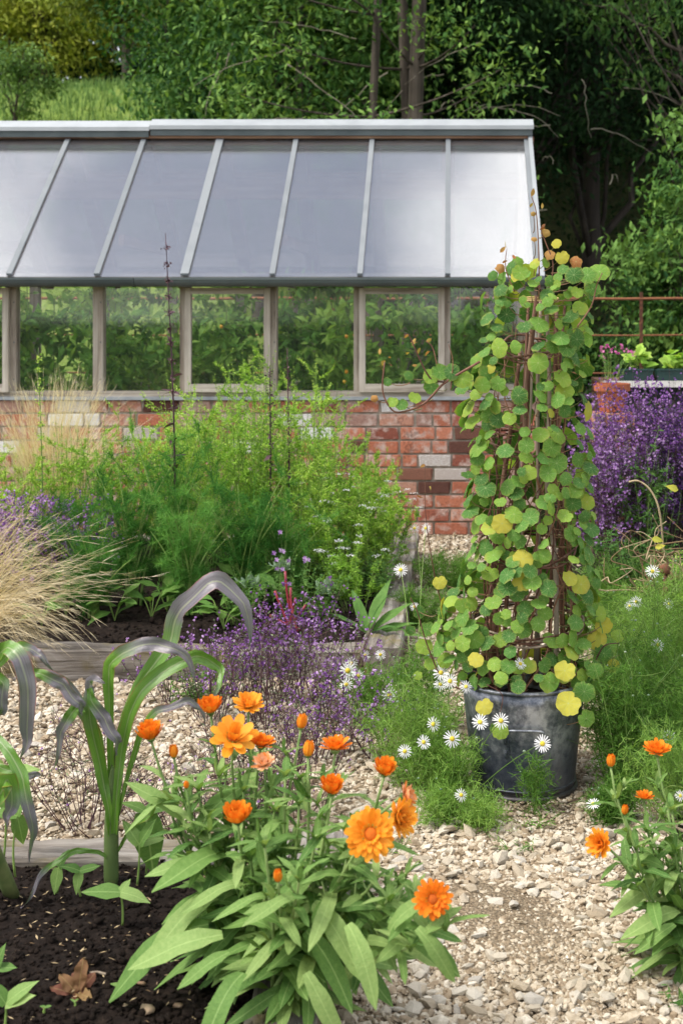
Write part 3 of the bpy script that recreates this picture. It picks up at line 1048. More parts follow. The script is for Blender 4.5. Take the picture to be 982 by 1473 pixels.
    # --- gable ends and back wall
    for X in (XR - 0.04, XL + 0.04):
        for a_, b_ in (((X - .03, YF + .085, ZS + .022), (X + .03, YF + .14, ze)), ((X - .03, YB - .14, ZS), (X + .03, YB, ze)), ((X - .03, YR - .04, 0.0), (X + .03, YR + .04, ZR - .08)), ((X - .025, YF + .14, ze - .02), (X + .025, YR - .04, ze + .05)), ((X - .025, YR + .04, ze - .02), (X + .025, YB - .14, ze + .05))):
            MB().box(a_, b_).build("gable_timber", OAK, G)
        v = [(X - .004, YF + .1, ZS), (X - .004, YB - .1, ZS), (X - .004, YB - .1, ze), (X - .004, YR, ZR - .09), (X - .004, YF + .1, ze)]
        v += [(p[0] + .006, p[1], p[2]) for p in v]
        MB().raw(v, {5: np.array([(0, 1, 2, 3, 4), (9, 8, 7, 6, 5)]), 4: np.array([(i, i + 5, (i + 1) % 5 + 5, (i + 1) % 5) for i in range(5)])}).build("gable_pane", WALLGLASS, G)
        s = MB(); s.box((X - .1, YF + .22, -.05), (X + .04, YB - .2, ZS)); s.build("brick_wall", MORTAR, G)
    for X in (XR + .02,):
        MB().bar((X, YE - .02, ZE - .05), (X, YR, ZR - .03), .03, .11, nrm).build("bargeboard", ALU_L, G); MB().bar((X, YB + .2, ZE - .05), (X, YR, ZR - .03), .03, .11, (0, .6, .8)).build("bargeboard", ALU_L, G)
    s = MB(); s.box((XL, YB - .20, -.05), (XR - .12, YB, ZS)); s.build("brick_wall", MORTAR, G)
    for x in posts:
        s = MB(); s.box((x - .037, YB - .12, ZS), (x + .037, YB - .03, ze + .05)); s.build("post", OAK, G)
    s = MB(); s.box((XL, YB - .12, ze + .05), (XR - .02, YB - .02, ze + .12)); s.build("wall_plate", OAK_X, G)
    g = MB(); g.box((XL, YB - .08, ZS), (XR - .1, YB - .074, ze + .05)); g.build("window_pane", WALLGLASS, G)
    return XL, XR, YF, YB, ZS
GH = greenhouse()

# ================================================================== TUB, OBELISK
TC = np.array((0.226, 4.40, 0.0))
def lathe(mb, prof, c, n=64, close=False):
    prof = np.array(prof)
    a = np.arange(n) * 2 * pi / n
    v = np.stack([c[0] + prof[:, None, 0] * np.cos(a), c[1] + prof[:, None, 0] * np.sin(a), c[2] + np.broadcast_to(prof[:, None, 1], (len(prof), n))], -1)
    K = len(prof)
    i = np.arange(K - 1)[:, None] * n; j = np.arange(n)[None]; j2 = (j + 1) % n
    mb.raw(v, {4: np.stack([i + j, i + j2, i + n + j2, i + n + j], -1).reshape(-1, 4)})
    return mb

def tub():
    t = thing("tub", "galvanised metal tub on the gravel holding the nasturtium obelisk", "tub", TC)
    k = 0.345
    r0, r1 = 0.158, 0.196
    rr = lambda z: r0 + (r1 - r0) * z / k
    mb = MB()
    lathe(mb, [(0.0, 0.02), (r0 - .004, 0.02), (r0 - .004, 0.0), (r0 + .004, 0.0), (rr(.02) + .001, .02), (rr(.1), .1), (rr(.2), .2), (rr(.3), .3), (rr(k), k), (rr(k) - .003, k), (rr(.3) - .003, .3), (rr(.2) - .003, .2)], TC)
    mb.build("body", ZINC, t, smooth=True)
    def hoop(name, z, rad, th):
        a = np.linspace(0, 2 * pi, 65)
        P = np.stack([TC[0] + rad * np.cos(a), TC[1] + rad * np.sin(a), np.full(65, z)], -1)
        MB().tubes(P, th, 8, cap=False).build(name, ZINC, t, smooth=True)
    hoop("rim", k, rr(k) + .001, .0065)
    hoop("base_hoop", 0.012, r0 + .004, .010)
    hoop("base_bead", 0.036, rr(.036) + .001, .004)
    # riveted ear with a folded wire handle, and its twin at the back
    for ang, nm in ((-pi / 2 + 0.16, "handle"), (pi / 2 + 0.16, "handle")):
        def pt(a, z, off):
            r = rr(z) + off
            return (TC[0] + r * cos(ang + a), TC[1] + r * sin(ang + a), z)
        P = curve([pt(.13, .19, .012), pt(.12, .215, .016), pt(.05, .233, .018), pt(-.2, .236, .018), pt(-.42, .234, .018), pt(-.50, .22, .014), pt(-.51, .19, .012)], 24)
        h = MB().tubes(P, .0042, 8).build(nm, ZINC, t, smooth=True)
        for a in (.13, -.51):
            e = MB()
            v = [pt(a - .05, .15, .003), pt(a + .05, .15, .003), pt(a + .05, .205, .003), pt(a - .05, .205, .003), pt(a - .05, .15, .007), pt(a + .05, .15, .007), pt(a + .05, .205, .007), pt(a - .05, .205, .007)]
            e.raw(v, {4: np.array([(0, 3, 2, 1), (4, 5, 6, 7), (0, 1, 5, 4), (1, 2, 6, 5), (2, 3, 7, 6), (3, 0, 4, 7)])})
            for z in (.163, .182):
                e.tubes([[pt(a, z, .005), pt(a, z, .011)]], .005, 8)
            e.build("ear", ZINC, h)
    # compost in the tub
    a = np.arange(32) * 2 * pi / 32
    v = [(TC[0], TC[1], .275)] + [(TC[0] + .09 * cos(x), TC[1] + .09 * sin(x), .27 + N(.004)) for x in a] + [(TC[0] + .182 * cos(x), TC[1] + .182 * sin(x), .262 + N(.004)) for x in a]
    f3 = np.array([(0, 1 + i, 1 + (i + 1) % 32) for i in range(32)])
    f4 = np.array([(1 + i, 33 + i, 33 + (i + 1) % 32, 1 + (i + 1) % 32) for i in range(32)])
    MB().raw(v, {3: f3, 4: f4}).build("soil", SOIL, kind='structure')
tub()

def obelisk():
    t = thing("plant_support", "tapered obelisk of brown hazel sticks and woven hoops standing in the tub", "plant support", TC + (0, 0, .27))
    specs = []                                          # (bottom px,py, top px,py, depth offset, radius, pale)
    S = [((706, 990), (772, 425), -.12, .011, 0), ((690, 985), (748, 505), -.05, .009, 0), ((722, 985), (760, 430), -.02, .007, 0), ((800, 985), (785, 430), -.12, .008, 1), ((812, 985), (800, 440), .02, .009, 0),
         ((770, 985), (778, 425), .10, .008, 1), ((735, 985), (770, 430), .12, .007, 0), ((790, 985), (812, 440), .05, .006, 0), ((752, 985), (765, 460), -.13, .005, 1)]
    for (a, b, dy, r, pale) in S:
        A = at(*a, 4.44 + dy); B = at(*b, 4.44 + dy * .35)
        m = A * .5 + B * .5 + np.array((N(.012), N(.01), 0))
        P = curve([A, A * .7 + B * .3 + N(.008, 3), m, A * .25 + B * .75 + N(.008, 3), B], 14)
        R = np.linspace(r * 1.15, r * .75, 14) * (1 + .08 * np.sin(np.arange(14) * 2.4))
        MB().tubes(P, R, 7).build("stick", HAZEL_P if pale else HAZEL, t, smooth=True)
    for (py, rx, n, pale, y0) in ((797, .155, 2, 0, 0), (907, .175, 5, 1, 0), (640, .12, 2, 0, 0), (505, .085, 3, 0, 0)):
        z = 1.5 - (py - 450) * 4.3 / 2000
        for k in range(n):
            a = np.linspace(0, 2 * pi, 40) + U(0, 6)
            P = np.stack([TC[0] + .01 + (rx + .006 * np.sin(a * 3 + k)) * np.cos(a), TC[1] + (rx * .95 + .006 * np.sin(a * 4 + k)) * np.sin(a), z + .012 * np.sin(a * 2 + k * 2) + .004 * k + .03 * np.sin(a)], -1)
            MB().tubes(P, .0038, 5, cap=False).build("hoop", HAZEL_P if (k % 2 and pale) else HAZEL, t, smooth=True)
    # yellow tie at the top
    for k in range(3):
        a = np.linspace(-pi, pi, 24)
        P = np.stack([at(778, 432, 4.44)[0] + .055 * np.cos(a), 4.44 + .05 * np.sin(a), np.full(24, at(778, 433, 4.4)[2] + k * .005) + .003 * np.sin(a * 2)], -1)
        MB().tubes(P, .0024, 5, cap=False).build("tie", STRAWS, t, smooth=True)
obelisk()

# ================================================================== FENCE, STAGING, POT, STAKE
def things_right():
    f = thing("rail_fence", "thin rusty iron rail fence behind the garden at right", "fence", (at(922, 427, 12)[0], 12, 0))
    for py in (427, 485, 545):
        z = 1.5 - (py - 450) * 12 / 2000
        n = 24
        x = np.linspace(-6, 5, n)
        MB().tubes(np.stack([x, np.full(n, 12.0 + 1.2), z + .004 * np.sin(x * 3)], -1), .014 if py == 427 else .009, 6).build("rail", RUST, f, smooth=True)
    for px_ in (922, 1120, 700, 480, 260):
        x = (px_ - CX) * 13.2 / F
        MB().box((x - .014, 13.19, 0), (x + .014, 13.225, 1.70)).build("post", RUST, f)
    # staging bench with seed trays
    Y0 = 9.0
    b = thing("staging_bench", "low garden bench with a pale front edge holding seed trays behind the lavender", "bench", (1.4, Y0, 0))
    z = 1.5 - (552 - 450) * Y0 / 2000
    MB().box((.98, Y0, z - .022), (3.0, Y0 + .022, z + .018)).build("front_edge", WHITEP, b)
    MB().box((.99, Y0 + .022, z - .018), (2.98, Y0 + .9, z + .002)).build("top", INNER, b)
    for x in (1.02, 1.9, 2.9):
        for y in (Y0 + .06, Y0 + .84):
            MB().box((x - .03, y - .03, 0), (x + .03, y + .03, z - .018)).build("leg", INNER, b)
    MB().box((1.0, Y0 + .85, .1), (2.96, Y0 + .875, z - .03)).build("back_board", TRAYG, b)
    for k, x in enumerate((1.12, 1.34, 1.72)):
        mb = MB()
        wx = .19 if k == 0 else .34
        x0, x1, y0, y1, z0, z1 = x, x + wx, Y0 + .07, Y0 + .32, z + .003, z + .085
        for a_, b_ in (((x0, y0, z0), (x1, y1, z0 + .004)), ((x0, y0, z0 + .004), (x1, y0 + .004, z1)), ((x0, y1 - .004, z0 + .004), (x1, y1, z1)), ((x0, y0 + .004, z0 + .004), (x0 + .004, y1 - .004, z1)), ((x1 - .004, y0 + .004, z0 + .004), (x1, y1 - .004, z1))):
            mb.box(a_, b_)
        o = mb.build("seed_tray", TRAYG, origin=((x0 + x1) / 2, y0, z0))
        MB().box((x0 - .006, y0 - .008, z1 - .001), (x1 + .006, y0 - .0005, z1 + .010)).build("rim", TRAYG, o)
        tag(o, ["dark green seed tray nearest the terracotta pot on the pale edged bench", "middle dark green seed tray on the pale edged bench", "dark green seed tray at the right edge of the photo on the bench"][k], "seed tray", "seed trays on the bench")
    # terracotta pot with pink flowers beside the bench
    c = at(880, 592, 8.6)
    p = thing("flower_pot", "terracotta pot with pink flowers between nasturtium leaves and the purple lavender", "flower pot", c)
    mb = MB(); lathe(mb, [(0, 0), (.075, 0), (.098, .13), (.112, .13), (.114, .175), (.10, .175), (.094, .14), (0.0, .14)], c, 32); mb.build("pot", TERRA, p, smooth=False)
    s = thing("brick_pier", "short brick pier under the terracotta pot behind the lavender", "pier", (c[0], c[1], 0))
    n = int(c[2] / .085)
    me = MB().add(T_chamfer((.04,) * 3, .01, 3), [(0, 0, 0)]).mesh("brick", BRICK)
    for k in range(n):
        for j in (-1, 1):
            put("brick", me, s, np.eye(3), (c[0] + j * .065, c[1], (k + .5) * c[2] / n), (.125, .25, c[2] / n - .008))
    # ball-topped iron stake
    P = grd(957, 905, 0.02)
    P = at(957, 905, 5.6)
    st = thing("garden_stake", "rusty iron stake with a ball top in the green growth at right", "stake", (P[0], P[1], 0))
    top = at(957, 828, 5.6)
    MB().tubes(np.array([(P[0], P[1], 0), (P[0], P[1], top[2] / 2), tuple(top)]), .010, 8).build("rod", RUST, st, smooth=True)
    MB().add(T_stone(3, 1, 1.0), [top + (0, 0, .02)], S=.052).build("ball", RUST, st, smooth=True)
    # pale plant label
    q = at(943, 905, 5.7)
    lb = MB(); lb.box((-.011, -.002, -.12), (.011, .002, .05)); o = lb.build("plant_label", WHITEP); o.location = tuple(q)
    tag(o, "small blank pale plant label stuck in the greenery by the iron stake", "plant label")
things_right()

# ================================================================== PLANT MATERIALS
g = lambda *a: tuple(a)
L_NAST = leaf_mat("nasturtium_leaf", [(0.0, (0.035, 0.10, 0.025)), (0.35, (0.085, 0.21, 0.045)), (0.65, (0.17, 0.33, 0.055)), (0.92, (0.30, 0.42, 0.06)), (1.0, (0.42, 0.42, 0.06))], 0.55, 0.3, 0.3, 12, 'radial', amp=0.65)
L_YEL = leaf_mat("yellowed_nasturtium_leaf", [(0.0, (0.36, 0.40, 0.06)), (0.5, (0.52, 0.48, 0.07)), (1.0, (0.62, 0.53, 0.09))], 0.55, 0.3, 0.3, 12, 'radial')
L_RED = leaf_mat("reddened_nasturtium_leaf", [(0.0, (0.30, 0.10, 0.04)), (0.5, (0.42, 0.20, 0.07)), (1.0, (0.40, 0.30, 0.08))], 0.6, 0.3, 0.3, 15, 'radial')
L_CAL = leaf_mat("marigold_leaf", [(0.0, (0.065, 0.155, 0.035)), (0.5, (0.17, 0.30, 0.075)), (1.0, (0.34, 0.46, 0.16))], 0.5, 0.35, 0.3, 18, 'mid', amp=0.8)
L_CORN = Mat("corn_leaf")
def corn_mat():
    m = L_CORN
    uv, u, v = m.uv()
    st = m.n('ShaderNodeTexNoise', Scale=1.0, Detail=4.0)
    mv = m.n('ShaderNodeMapping'); m.l(uv, mv.inputs['Vector']); mv.inputs['Scale'].default_value = (34, 1.2, 1)
    m.l(mv.outputs[0], st.inputs['Vector'])
    n = m.noise(6, 3)
    green = m.ramp(m.math('ADD', m.math('MULTIPLY', st.outputs['Fac'], .6), m.math('MULTIPLY', n, .4)), [(0.3, (0.05, 0.13, 0.02)), (0.55, (0.15, 0.31, 0.035)), (0.8, (0.30, 0.42, 0.06))])
    purple = m.ramp(st.outputs['Fac'], [(0.3, (0.09, 0.07, 0.09)), (0.7, (0.22, 0.19, 0.23))])
    geo = m.n('ShaderNodeNewGeometry')
    # purple flush lies on the older, outer half of each leaf
    f = m.math('ADD', m.math('MULTIPLY', v, 1.3), m.math('MULTIPLY', n, 0.7))
    f = m.math('ADD', f, m.math('SUBTRACT', m.tint(), 0.5))
    c = m.mix(m.ramp(f, [(0.85, (0, 0, 0)), (1.30, (1, 1, 1))]), green, purple)
    red = m.ramp(m.math('ABSOLUTE', m.math('SUBTRACT', u, 0.5)), [(0.42, (0, 0, 0)), (0.5, (0.75,) * 3)])
    red = m.math('MULTIPLY', red, m.ramp(n, [(0.45, (0, 0, 0)), (0.6, (1, 1, 1))]))
    c = m.mix(red, c, (0.38, 0.06, 0.04))
    rib = m.ramp(m.math('ABSOLUTE', m.math('SUBTRACT', u, 0.5)), [(0.02, (0.6,) * 3), (0.06, (0, 0, 0))])
    c = m.mix(rib, c, (0.34, 0.36, 0.20))
    m.col(c); m.set(0.3, 0.7)
    m.bump(st.outputs['Fac'], 0.002, 0.5)
    m.translucent(green, 0.22)
    return m.m
L_CORN = corn_mat()
S_CORN = plain("corn_stalk", (0.09, 0.14, 0.04), (0.22, 0.24, 0.09), 25, 0.5, 0.4)
S_CAL = plain("marigold_stem", (0.12, 0.20, 0.05), (0.26, 0.36, 0.12), 30, 0.6, 0.3)
S_BROWN = plain("brown_stem", (0.10, 0.04, 0.03), (0.24, 0.12, 0.07), 40, 0.6, 0.3)
S_DARK = plain("dark_purple_stem", (0.045, 0.022, 0.030), (0.11, 0.055, 0.06), 40, 0.6, 0.3)
S_GREEN = plain("green_stem", (0.09, 0.17, 0.035), (0.20, 0.30, 0.07), 30, 0.6, 0.3)
S_RED = plain("beet_red_stem", (0.14, 0.012, 0.025), (0.28, 0.03, 0.045), 30, 0.45, 0.4)
def petal(name, stops, trans=0.3, scale=60):
    return leaf_mat(name, stops, 0.55, 0.25, trans, scale, sat=1, amp=0.5)
P_ORG = petal("orange_petal", [(0.0, (0.76, 0.17, 0.010)), (0.5, (0.86, 0.255, 0.018)), (1.0, (0.90, 0.35, 0.03))])
P_LORG = petal("light_orange_petal", [(0.0, (0.85, 0.27, 0.015)), (0.5, (0.90, 0.36, 0.03)), (1.0, (0.90, 0.44, 0.06))])
P_FADE = petal("faded_peach_petal", [(0.0, (0.80, 0.26, 0.06)), (0.4, (0.84, 0.45, 0.22)), (1.0, (0.82, 0.62, 0.46))])
P_CORE = plain("orange_disc", (0.42, 0.08, 0.01), (0.72, 0.17, 0.015), 400, 0.8, 0.2, bump=0.001)
P_WHITE = petal("white_petal", [(0.0, (0.70, 0.70, 0.68)), (1.0, (0.84, 0.84, 0.84))], 0.2)
P_YEL = plain("yellow_disc", (0.55, 0.42, 0.04), (0.75, 0.60, 0.08), 300, 0.8, 0.2)
P_PUR = petal("purple_petal", [(0.0, (0.15, 0.055, 0.22)), (0.5, (0.32, 0.14, 0.42)), (1.0, (0.62, 0.42, 0.68))], 0.2)
P_DPUR = petal("deep_purple_petal", [(0.0, (0.045, 0.016, 0.10)), (0.5, (0.11, 0.038, 0.21)), (1.0, (0.38, 0.20, 0.50))], 0.15)
P_PINK = petal("pink_petal", [(0.0, (0.50, 0.08, 0.30)), (1.0, (0.75, 0.28, 0.50))], 0.2)
L_LIME = leaf_mat("lime_green_leaf", [(0.0, (0.13, 0.27, 0.035)), (0.5, (0.29, 0.50, 0.07)), (1.0, (0.54, 0.68, 0.17))], 0.6, 0.25, 0.35, 20)
L_MID = leaf_mat("mid_green_leaf", [(0.0, (0.04, 0.10, 0.025)), (0.5, (0.09, 0.20, 0.045)), (1.0, (0.18, 0.31, 0.07))], 0.55, 0.3, 0.3, 15)
L_SILV = leaf_mat("grey_green_leaf", [(0.0, (0.07, 0.11, 0.05)), (0.5, (0.14, 0.19, 0.10)), (1.0, (0.26, 0.30, 0.17))], 0.7, 0.2, 0.25, 20)
L_FEN = leaf_mat("fennel_thread", [(0.0, (0.03, 0.12, 0.022)), (0.5, (0.085, 0.24, 0.042)), (1.0, (0.20, 0.42, 0.09))], 0.6, 0.2, 0.3, 8)
L_CHAM = leaf_mat("chamomile_leaf", [(0.0, (0.055, 0.14, 0.022)), (0.5, (0.13, 0.27, 0.045)), (1.0, (0.28, 0.43, 0.10))], 0.6, 0.2, 0.3, 10)
L_DK = leaf_mat("dark_purple_leaf", [(0.0, (0.035, 0.014, 0.024)), (0.5, (0.08, 0.035, 0.05)), (1.0, (0.19, 0.10, 0.12))], 0.4, 0.5, 0.1, 30)
L_CHARD = leaf_mat("young_chard_leaf", [(0.0, (0.07, 0.16, 0.03)), (0.5, (0.12, 0.25, 0.05)), (1.0, (0.22, 0.36, 0.08))], 0.4, 0.4, 0.3, 25, 'mid')
L_CAB = leaf_mat("blue_green_cabbage_leaf", [(0.0, (0.12, 0.20, 0.12)), (0.5, (0.22, 0.32, 0.20)), (1.0, (0.36, 0.44, 0.32))], 0.5, 0.35, 0.2, 10, 'mid')
L_LET = leaf_mat("red_lettuce_leaf", [(0.0, (0.10, 0.035, 0.025)), (0.5, (0.24, 0.10, 0.06)), (1.0, (0.32, 0.26, 0.09))], 0.4, 0.4, 0.2, 60, 'mid')
L_STRAW = leaf_mat("straw_grass", [(0.0, (0.55, 0.44, 0.28)), (0.5, (0.74, 0.64, 0.45)), (1.0, (0.84, 0.77, 0.60))], 0.6, 0.25, 0.3, 5)
L_DRY = plain("dry_vine", (0.20, 0.13, 0.07), (0.46, 0.36, 0.22), 30, 0.8, 0.2)
L_TOM = leaf_mat("tomato_leaf", [(0.0, (0.05, 0.15, 0.03)), (0.5, (0.13, 0.30, 0.05)), (1.0, (0.30, 0.48, 0.10))], 0.55, 0.25, 0.4, 10)
FRUIT = plain("tomato", (0.75, 0.32, 0.02), (0.85, 0.50, 0.04), 8, 0.3, 0.5)

D2 = T_diamond(0.35, 0.25)
D3 = T_diamond(0.18, 0.15)
DW = T_diamond(0.7, 0.2)
LF = T_leaf(0.34, 3, 0.2, 0.3, 0.85)

def dirs(n, up=0.3, spread=1.0):
    d = rng.normal(size=(n, 3)) * (spread, spread, spread)
    d[:, 2] += up
    return norm(d)

# ================================================================== TREES AND WOOD BEHIND
def leafm(name, a, b, c, trans=0.25):
    sp = 0.08 if a[1] < .03 else 0.25
    return leaf_mat(name, [(0.0, a), (0.5, b), (1.0, c)], 0.6, sp, trans, 0.8)
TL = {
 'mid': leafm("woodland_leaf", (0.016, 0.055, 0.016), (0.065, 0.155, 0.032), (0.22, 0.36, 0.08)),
 'dark': leafm("shaded_woodland_leaf", (0.006, 0.018, 0.008), (0.015, 0.038, 0.015), (0.036, 0.075, 0.026)),  # leaf colour itself lowered to deepen the shade of the wood
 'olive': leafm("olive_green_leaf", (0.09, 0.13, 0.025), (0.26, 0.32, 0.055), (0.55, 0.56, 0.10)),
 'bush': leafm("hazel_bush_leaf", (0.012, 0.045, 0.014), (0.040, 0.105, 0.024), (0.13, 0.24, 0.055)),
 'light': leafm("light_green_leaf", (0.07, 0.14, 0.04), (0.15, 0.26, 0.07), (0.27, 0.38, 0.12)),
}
CL = T_leaf(0.48, 2, 0.15, 0.25, 0.8)

def tree(name, label, cat, base, H, crown, leaf, nleaf, size, mat, group, tr=0.16, lean=0.0, nb=26, trunk_px=None, clump=0.45, lobes=70, bare=0.0, flat=0.55):
    """base xyz; crown = (cx, cy, cz, rx, ry, rz) centre relative to base and radii"""
    b = np.array(base, float)
    t = thing(name, label, cat, b, group)
    cx, cy, cz, rx, ry, rz = crown
    C = b + (cx, cy, cz)
    top = C + (0, 0, rz * .7)
    P = curve([b - (0, 0, .2), b * .6 + top * .4 + (lean + N(.1), N(.1), 0), top], 12)
    BK = BARKD if mat is TL['dark'] else BARK
    MB().tubes(P, np.linspace(tr, tr * .15, 12), 8).build("trunk", BK, t, smooth=True)
    # limbs
    n = nb
    tt = U(.12, .95, n)
    A = P[(tt * 11).astype(int)]
    d = rng.normal(size=(n, 3)) * (1, 1, .35)
    d = norm(d)
    E = C + d * (rx, ry, rz) * U(.6, 1.02, (n, 1))
    E[:, 2] = np.maximum(E[:, 2], b[2] + .4)
    mid = (A + E) / 2 + rng.normal(size=(n, 3)) * .25 + (0, 0, .25)
    lim = bez(A, mid, E, 9) + 0
    lim[:, 1:-1] += rng.normal(size=(n, 7, 3)) * 0.035 * rx
    mb = MB().tubes(lim, np.linspace(1, .15, 9)[None] * U(.2, .42, (n, 1)) * tr, 5)
    n2 = n * 4
    k = rng.integers(0, n, n2); s = rng.integers(3, 9, n2)
    A2 = lim[k, s]
    E2 = A2 + norm(rng.normal(size=(n2, 3)) + norm(A2 - C) * .6) * (rx, ry, rz) * U(.15, .42, (n2, 1))
    l2 = bez(A2, (A2 + E2) / 2 + rng.normal(size=(n2, 3)) * .1, E2, 6)
    mb.tubes(l2, np.linspace(1, .2, 6)[None] * U(.04, .09, (n2, 1)) * tr, 4)
    mb.build("limbs", BK, t, smooth=True)
    # crown: leaf sprays about the twig ends and through an uneven shell
    m = lobes
    d = norm(rng.normal(size=(m, 3)))
    r = U(.25, 1.0, m) ** .5
    ctr = C + d * (rx, ry, rz) * r[:, None]
    ctr = np.concatenate([ctr, E2[rng.random(n2) > bare]])
    w_ = np.exp(rng.normal(0, .5, len(ctr)))
    cnt = rng.multinomial(nleaf, w_ / w_.sum())
    ci = np.repeat(np.arange(len(ctr)), cnt)
    off = rng.normal(size=(len(ci), 3)) * clump * (1, 1, flat)
    Q = ctr[ci] + off
    gz = hillz(Q[:, 0], Q[:, 1]) * (Q[:, 1] > 14)
    ok = Q[:, 2] > gz + .05
    Q, ci = Q[ok], ci[ok]
    px_ = Q[:, 0] * F / Q[:, 1] + CX; py_ = CY - (Q[:, 2] - CH) * F / Q[:, 1]
    seen = (px_ > -160) & (px_ < 1140) & (py_ > -120)
    far = ~seen
    drop = far & (rng.random(len(Q)) > .09)
    Q, ci, far = Q[~drop], ci[~drop], far[~drop]
    cd = dirs(len(ctr), -.1)
    D = norm(cd[ci] * .8 + rng.normal(size=(len(Q), 3)) * .8 + (0, 0, -.25))
    Un = norm(rng.normal(size=(len(Q), 3)) * .45 + (0, -.25, 1.0))
    S = size * U(.6, 1.3, len(Q)) * np.where(far, 3.6, 1)
    tint = np.clip(.5 + N(.24, len(ctr))[ci] + N(.16, len(Q)), 0, 1)
    MB().add(leaf, Q, D=D, Up=Un, S=S, tint=tint).build("crown", mat, t)
    return t

def ground_at(px_, Y):
    x = (px_ - CX) * Y / F
    return (x, Y, float(hillz(np.array(x), np.array(Y))) if Y > 14 else 0.0)

WT = []
def wood():
    G = "trees of the wood behind the greenhouse"
    # (label, px, Y, height of crown centre, rx, ry, rz, mat, leaves, size, trunk radius)
    L = [
     ("olive yellow bushy tree beyond the meadow at the top left corner", 60, 42, 4.2, 4.2, 3, 3.6, 'olive', 34000, .17, .2),
     ("yellowish green rounded tree leaning over the meadow at top left", 185, 36, 3.8, 2.3, 2, 3.2, 'olive', 20000, .15, .16),
     ("distant dark green tree closing off the meadow at far left", -60, 50, 5, 5, 3, 4.5, 'mid', 15000, .2, .2),
     ("bright mid green broadleaf tree over the left half of the ridge", 375, 21, 5.4, 2.1, 1.8, 2.9, 'mid', 36000, .115, .13),
     ("mid green tree with drooping sprays above the middle of the ridge", 440, 19, 4.3, 1.5, 1.5, 3.0, 'mid', 34000, .11, .12),
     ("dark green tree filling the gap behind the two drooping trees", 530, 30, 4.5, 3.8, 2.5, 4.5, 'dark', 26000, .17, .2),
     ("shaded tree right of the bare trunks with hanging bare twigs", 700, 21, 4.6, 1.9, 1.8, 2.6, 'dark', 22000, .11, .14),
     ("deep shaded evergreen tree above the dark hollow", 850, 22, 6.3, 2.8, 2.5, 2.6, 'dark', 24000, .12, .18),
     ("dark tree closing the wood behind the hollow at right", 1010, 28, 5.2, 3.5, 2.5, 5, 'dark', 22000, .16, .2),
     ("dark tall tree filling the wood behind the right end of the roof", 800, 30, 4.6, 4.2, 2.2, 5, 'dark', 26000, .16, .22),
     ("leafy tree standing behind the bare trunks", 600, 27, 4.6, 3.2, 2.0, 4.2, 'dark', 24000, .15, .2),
    ]
    for (lab, px_, Y, cz, rx, ry, rz, mt, nl, sz, tr) in L:
        WT.append(None)
        WT[-1] = tree("tree", lab, "tree", ground_at(px_, Y), cz * 2, (0, 0, cz, rx, ry, rz), CL, nl, sz, TL[mt], G, tr, clump=.34 * max(1, rx / 2.6), lobes=90)
    tree("tree", "leafy tree branch reaching in at the top right corner above the dark hollow", "tree", (4.1, 17.5, .6), 6, (-1.6, 0, 5.0, 1.2, 1.0, .6), CL, 2200, .10, TL['bush'], G, .07, clump=.17, lobes=26, nb=12)
    for (o, x0, x1, z0, z1, Y) in ((3, -3.4, -.9, 3.0, 5.2, 18.4), (4, -2.8, .4, 3.0, 5.0, 17.0), (6, .2, 2.4, 2.6, 5.0, 18.5)):
        t = WT[o]
        n = 16
        A = np.column_stack([U(x0, x1, n), np.full(n, Y) + U(0, .8, n), U(z0 + .3, z1, n)])
        E = A + np.column_stack([U(-1.3, 1.3, n), U(-.5, .3, n), U(-1.1, .2, n)])
        P = bez(A, (A + E) / 2 + np.column_stack([np.zeros(n), np.zeros(n), U(.05, .3, n)]), E, 12)
        P[:, 1:] += np.cumsum(rng.normal(size=(n, 11, 3)) * .015, 1)
        MB().tubes(P, np.linspace(.010, .003, 12)[None], 4, cap=False).build("bare_twigs", TWIG, t, smooth=True, kind='stuff')
    # bare trunks rising among them
    for (px0, px1, Y, r, lab) in ((535, 530, 16.8, .055, "slim pale bare trunk, leftmost of the three above the roof ridge"), (577, 573, 17.2, .075, "middle bare trunk of the three above the roof ridge"), (616, 611, 17, .10, "thickest bare trunk, rightmost of the three above the roof ridge")):
        b = np.array(ground_at(px0, Y)); e = np.array(((px1 - CX) * Y / F, Y + .3, 9.5))
        t = thing("tree", lab, "tree", b, "bare trunks above the ridge")
        P = curve([b - (0, 0, .2), b * .7 + e * .3 + (N(.08), 0, 0), b * .3 + e * .7 + (N(.08), 0, 0), e], 20)
        MB().tubes(P, np.linspace(r * 1.15, r * .7, 20), 10).build("trunk", BARK, t, smooth=True)
        n = 9
        A = P[rng.integers(6, 19, n)]
        E = A + np.column_stack([U(-1.6, 1.6, n), U(-1.2, .3, n), U(.1, .9, n)])
        MB().tubes(bez(A, (A + E) / 2 + (0, 0, -.15), E, 7), np.linspace(.02, .005, 7)[None], 5).build("limbs", BARK, t, smooth=True, kind='stuff')
        q = np.concatenate([E, e[None] + rng.normal(size=(14, 3)) * (1.3, 1.3, .9)])
        k = rng.integers(0, len(q), 4200)
        Q = q[k] + rng.normal(size=(4200, 3)) * (.30, .26, .16)
        Q = Q[Q[:, 2] > hillz(Q[:, 0], Q[:, 1]) + .1]
        m = len(Q)
        MB().add(CL, Q, D=dirs(m, -.2), Up=norm(rng.normal(size=(m, 3)) * .5 + (0, -.2, 1)), S=U(.06, .12, m), tint=U(.2, .9, m)).build("crown", TL['mid'], t)
    # bush at the right edge and the shrubs along the rail fence
    G2 = "shrubs beside the wood"
    tree("bush", "bright leafy bush reaching in from the right edge above the rail fence", "bush", (2.75, 14.2, 0), 4, (.05, 0, 2.2, 1.0, .9, 1.55), CL, 17000, .095, TL['bush'], G2, .06, clump=.16, lobes=90, nb=20)
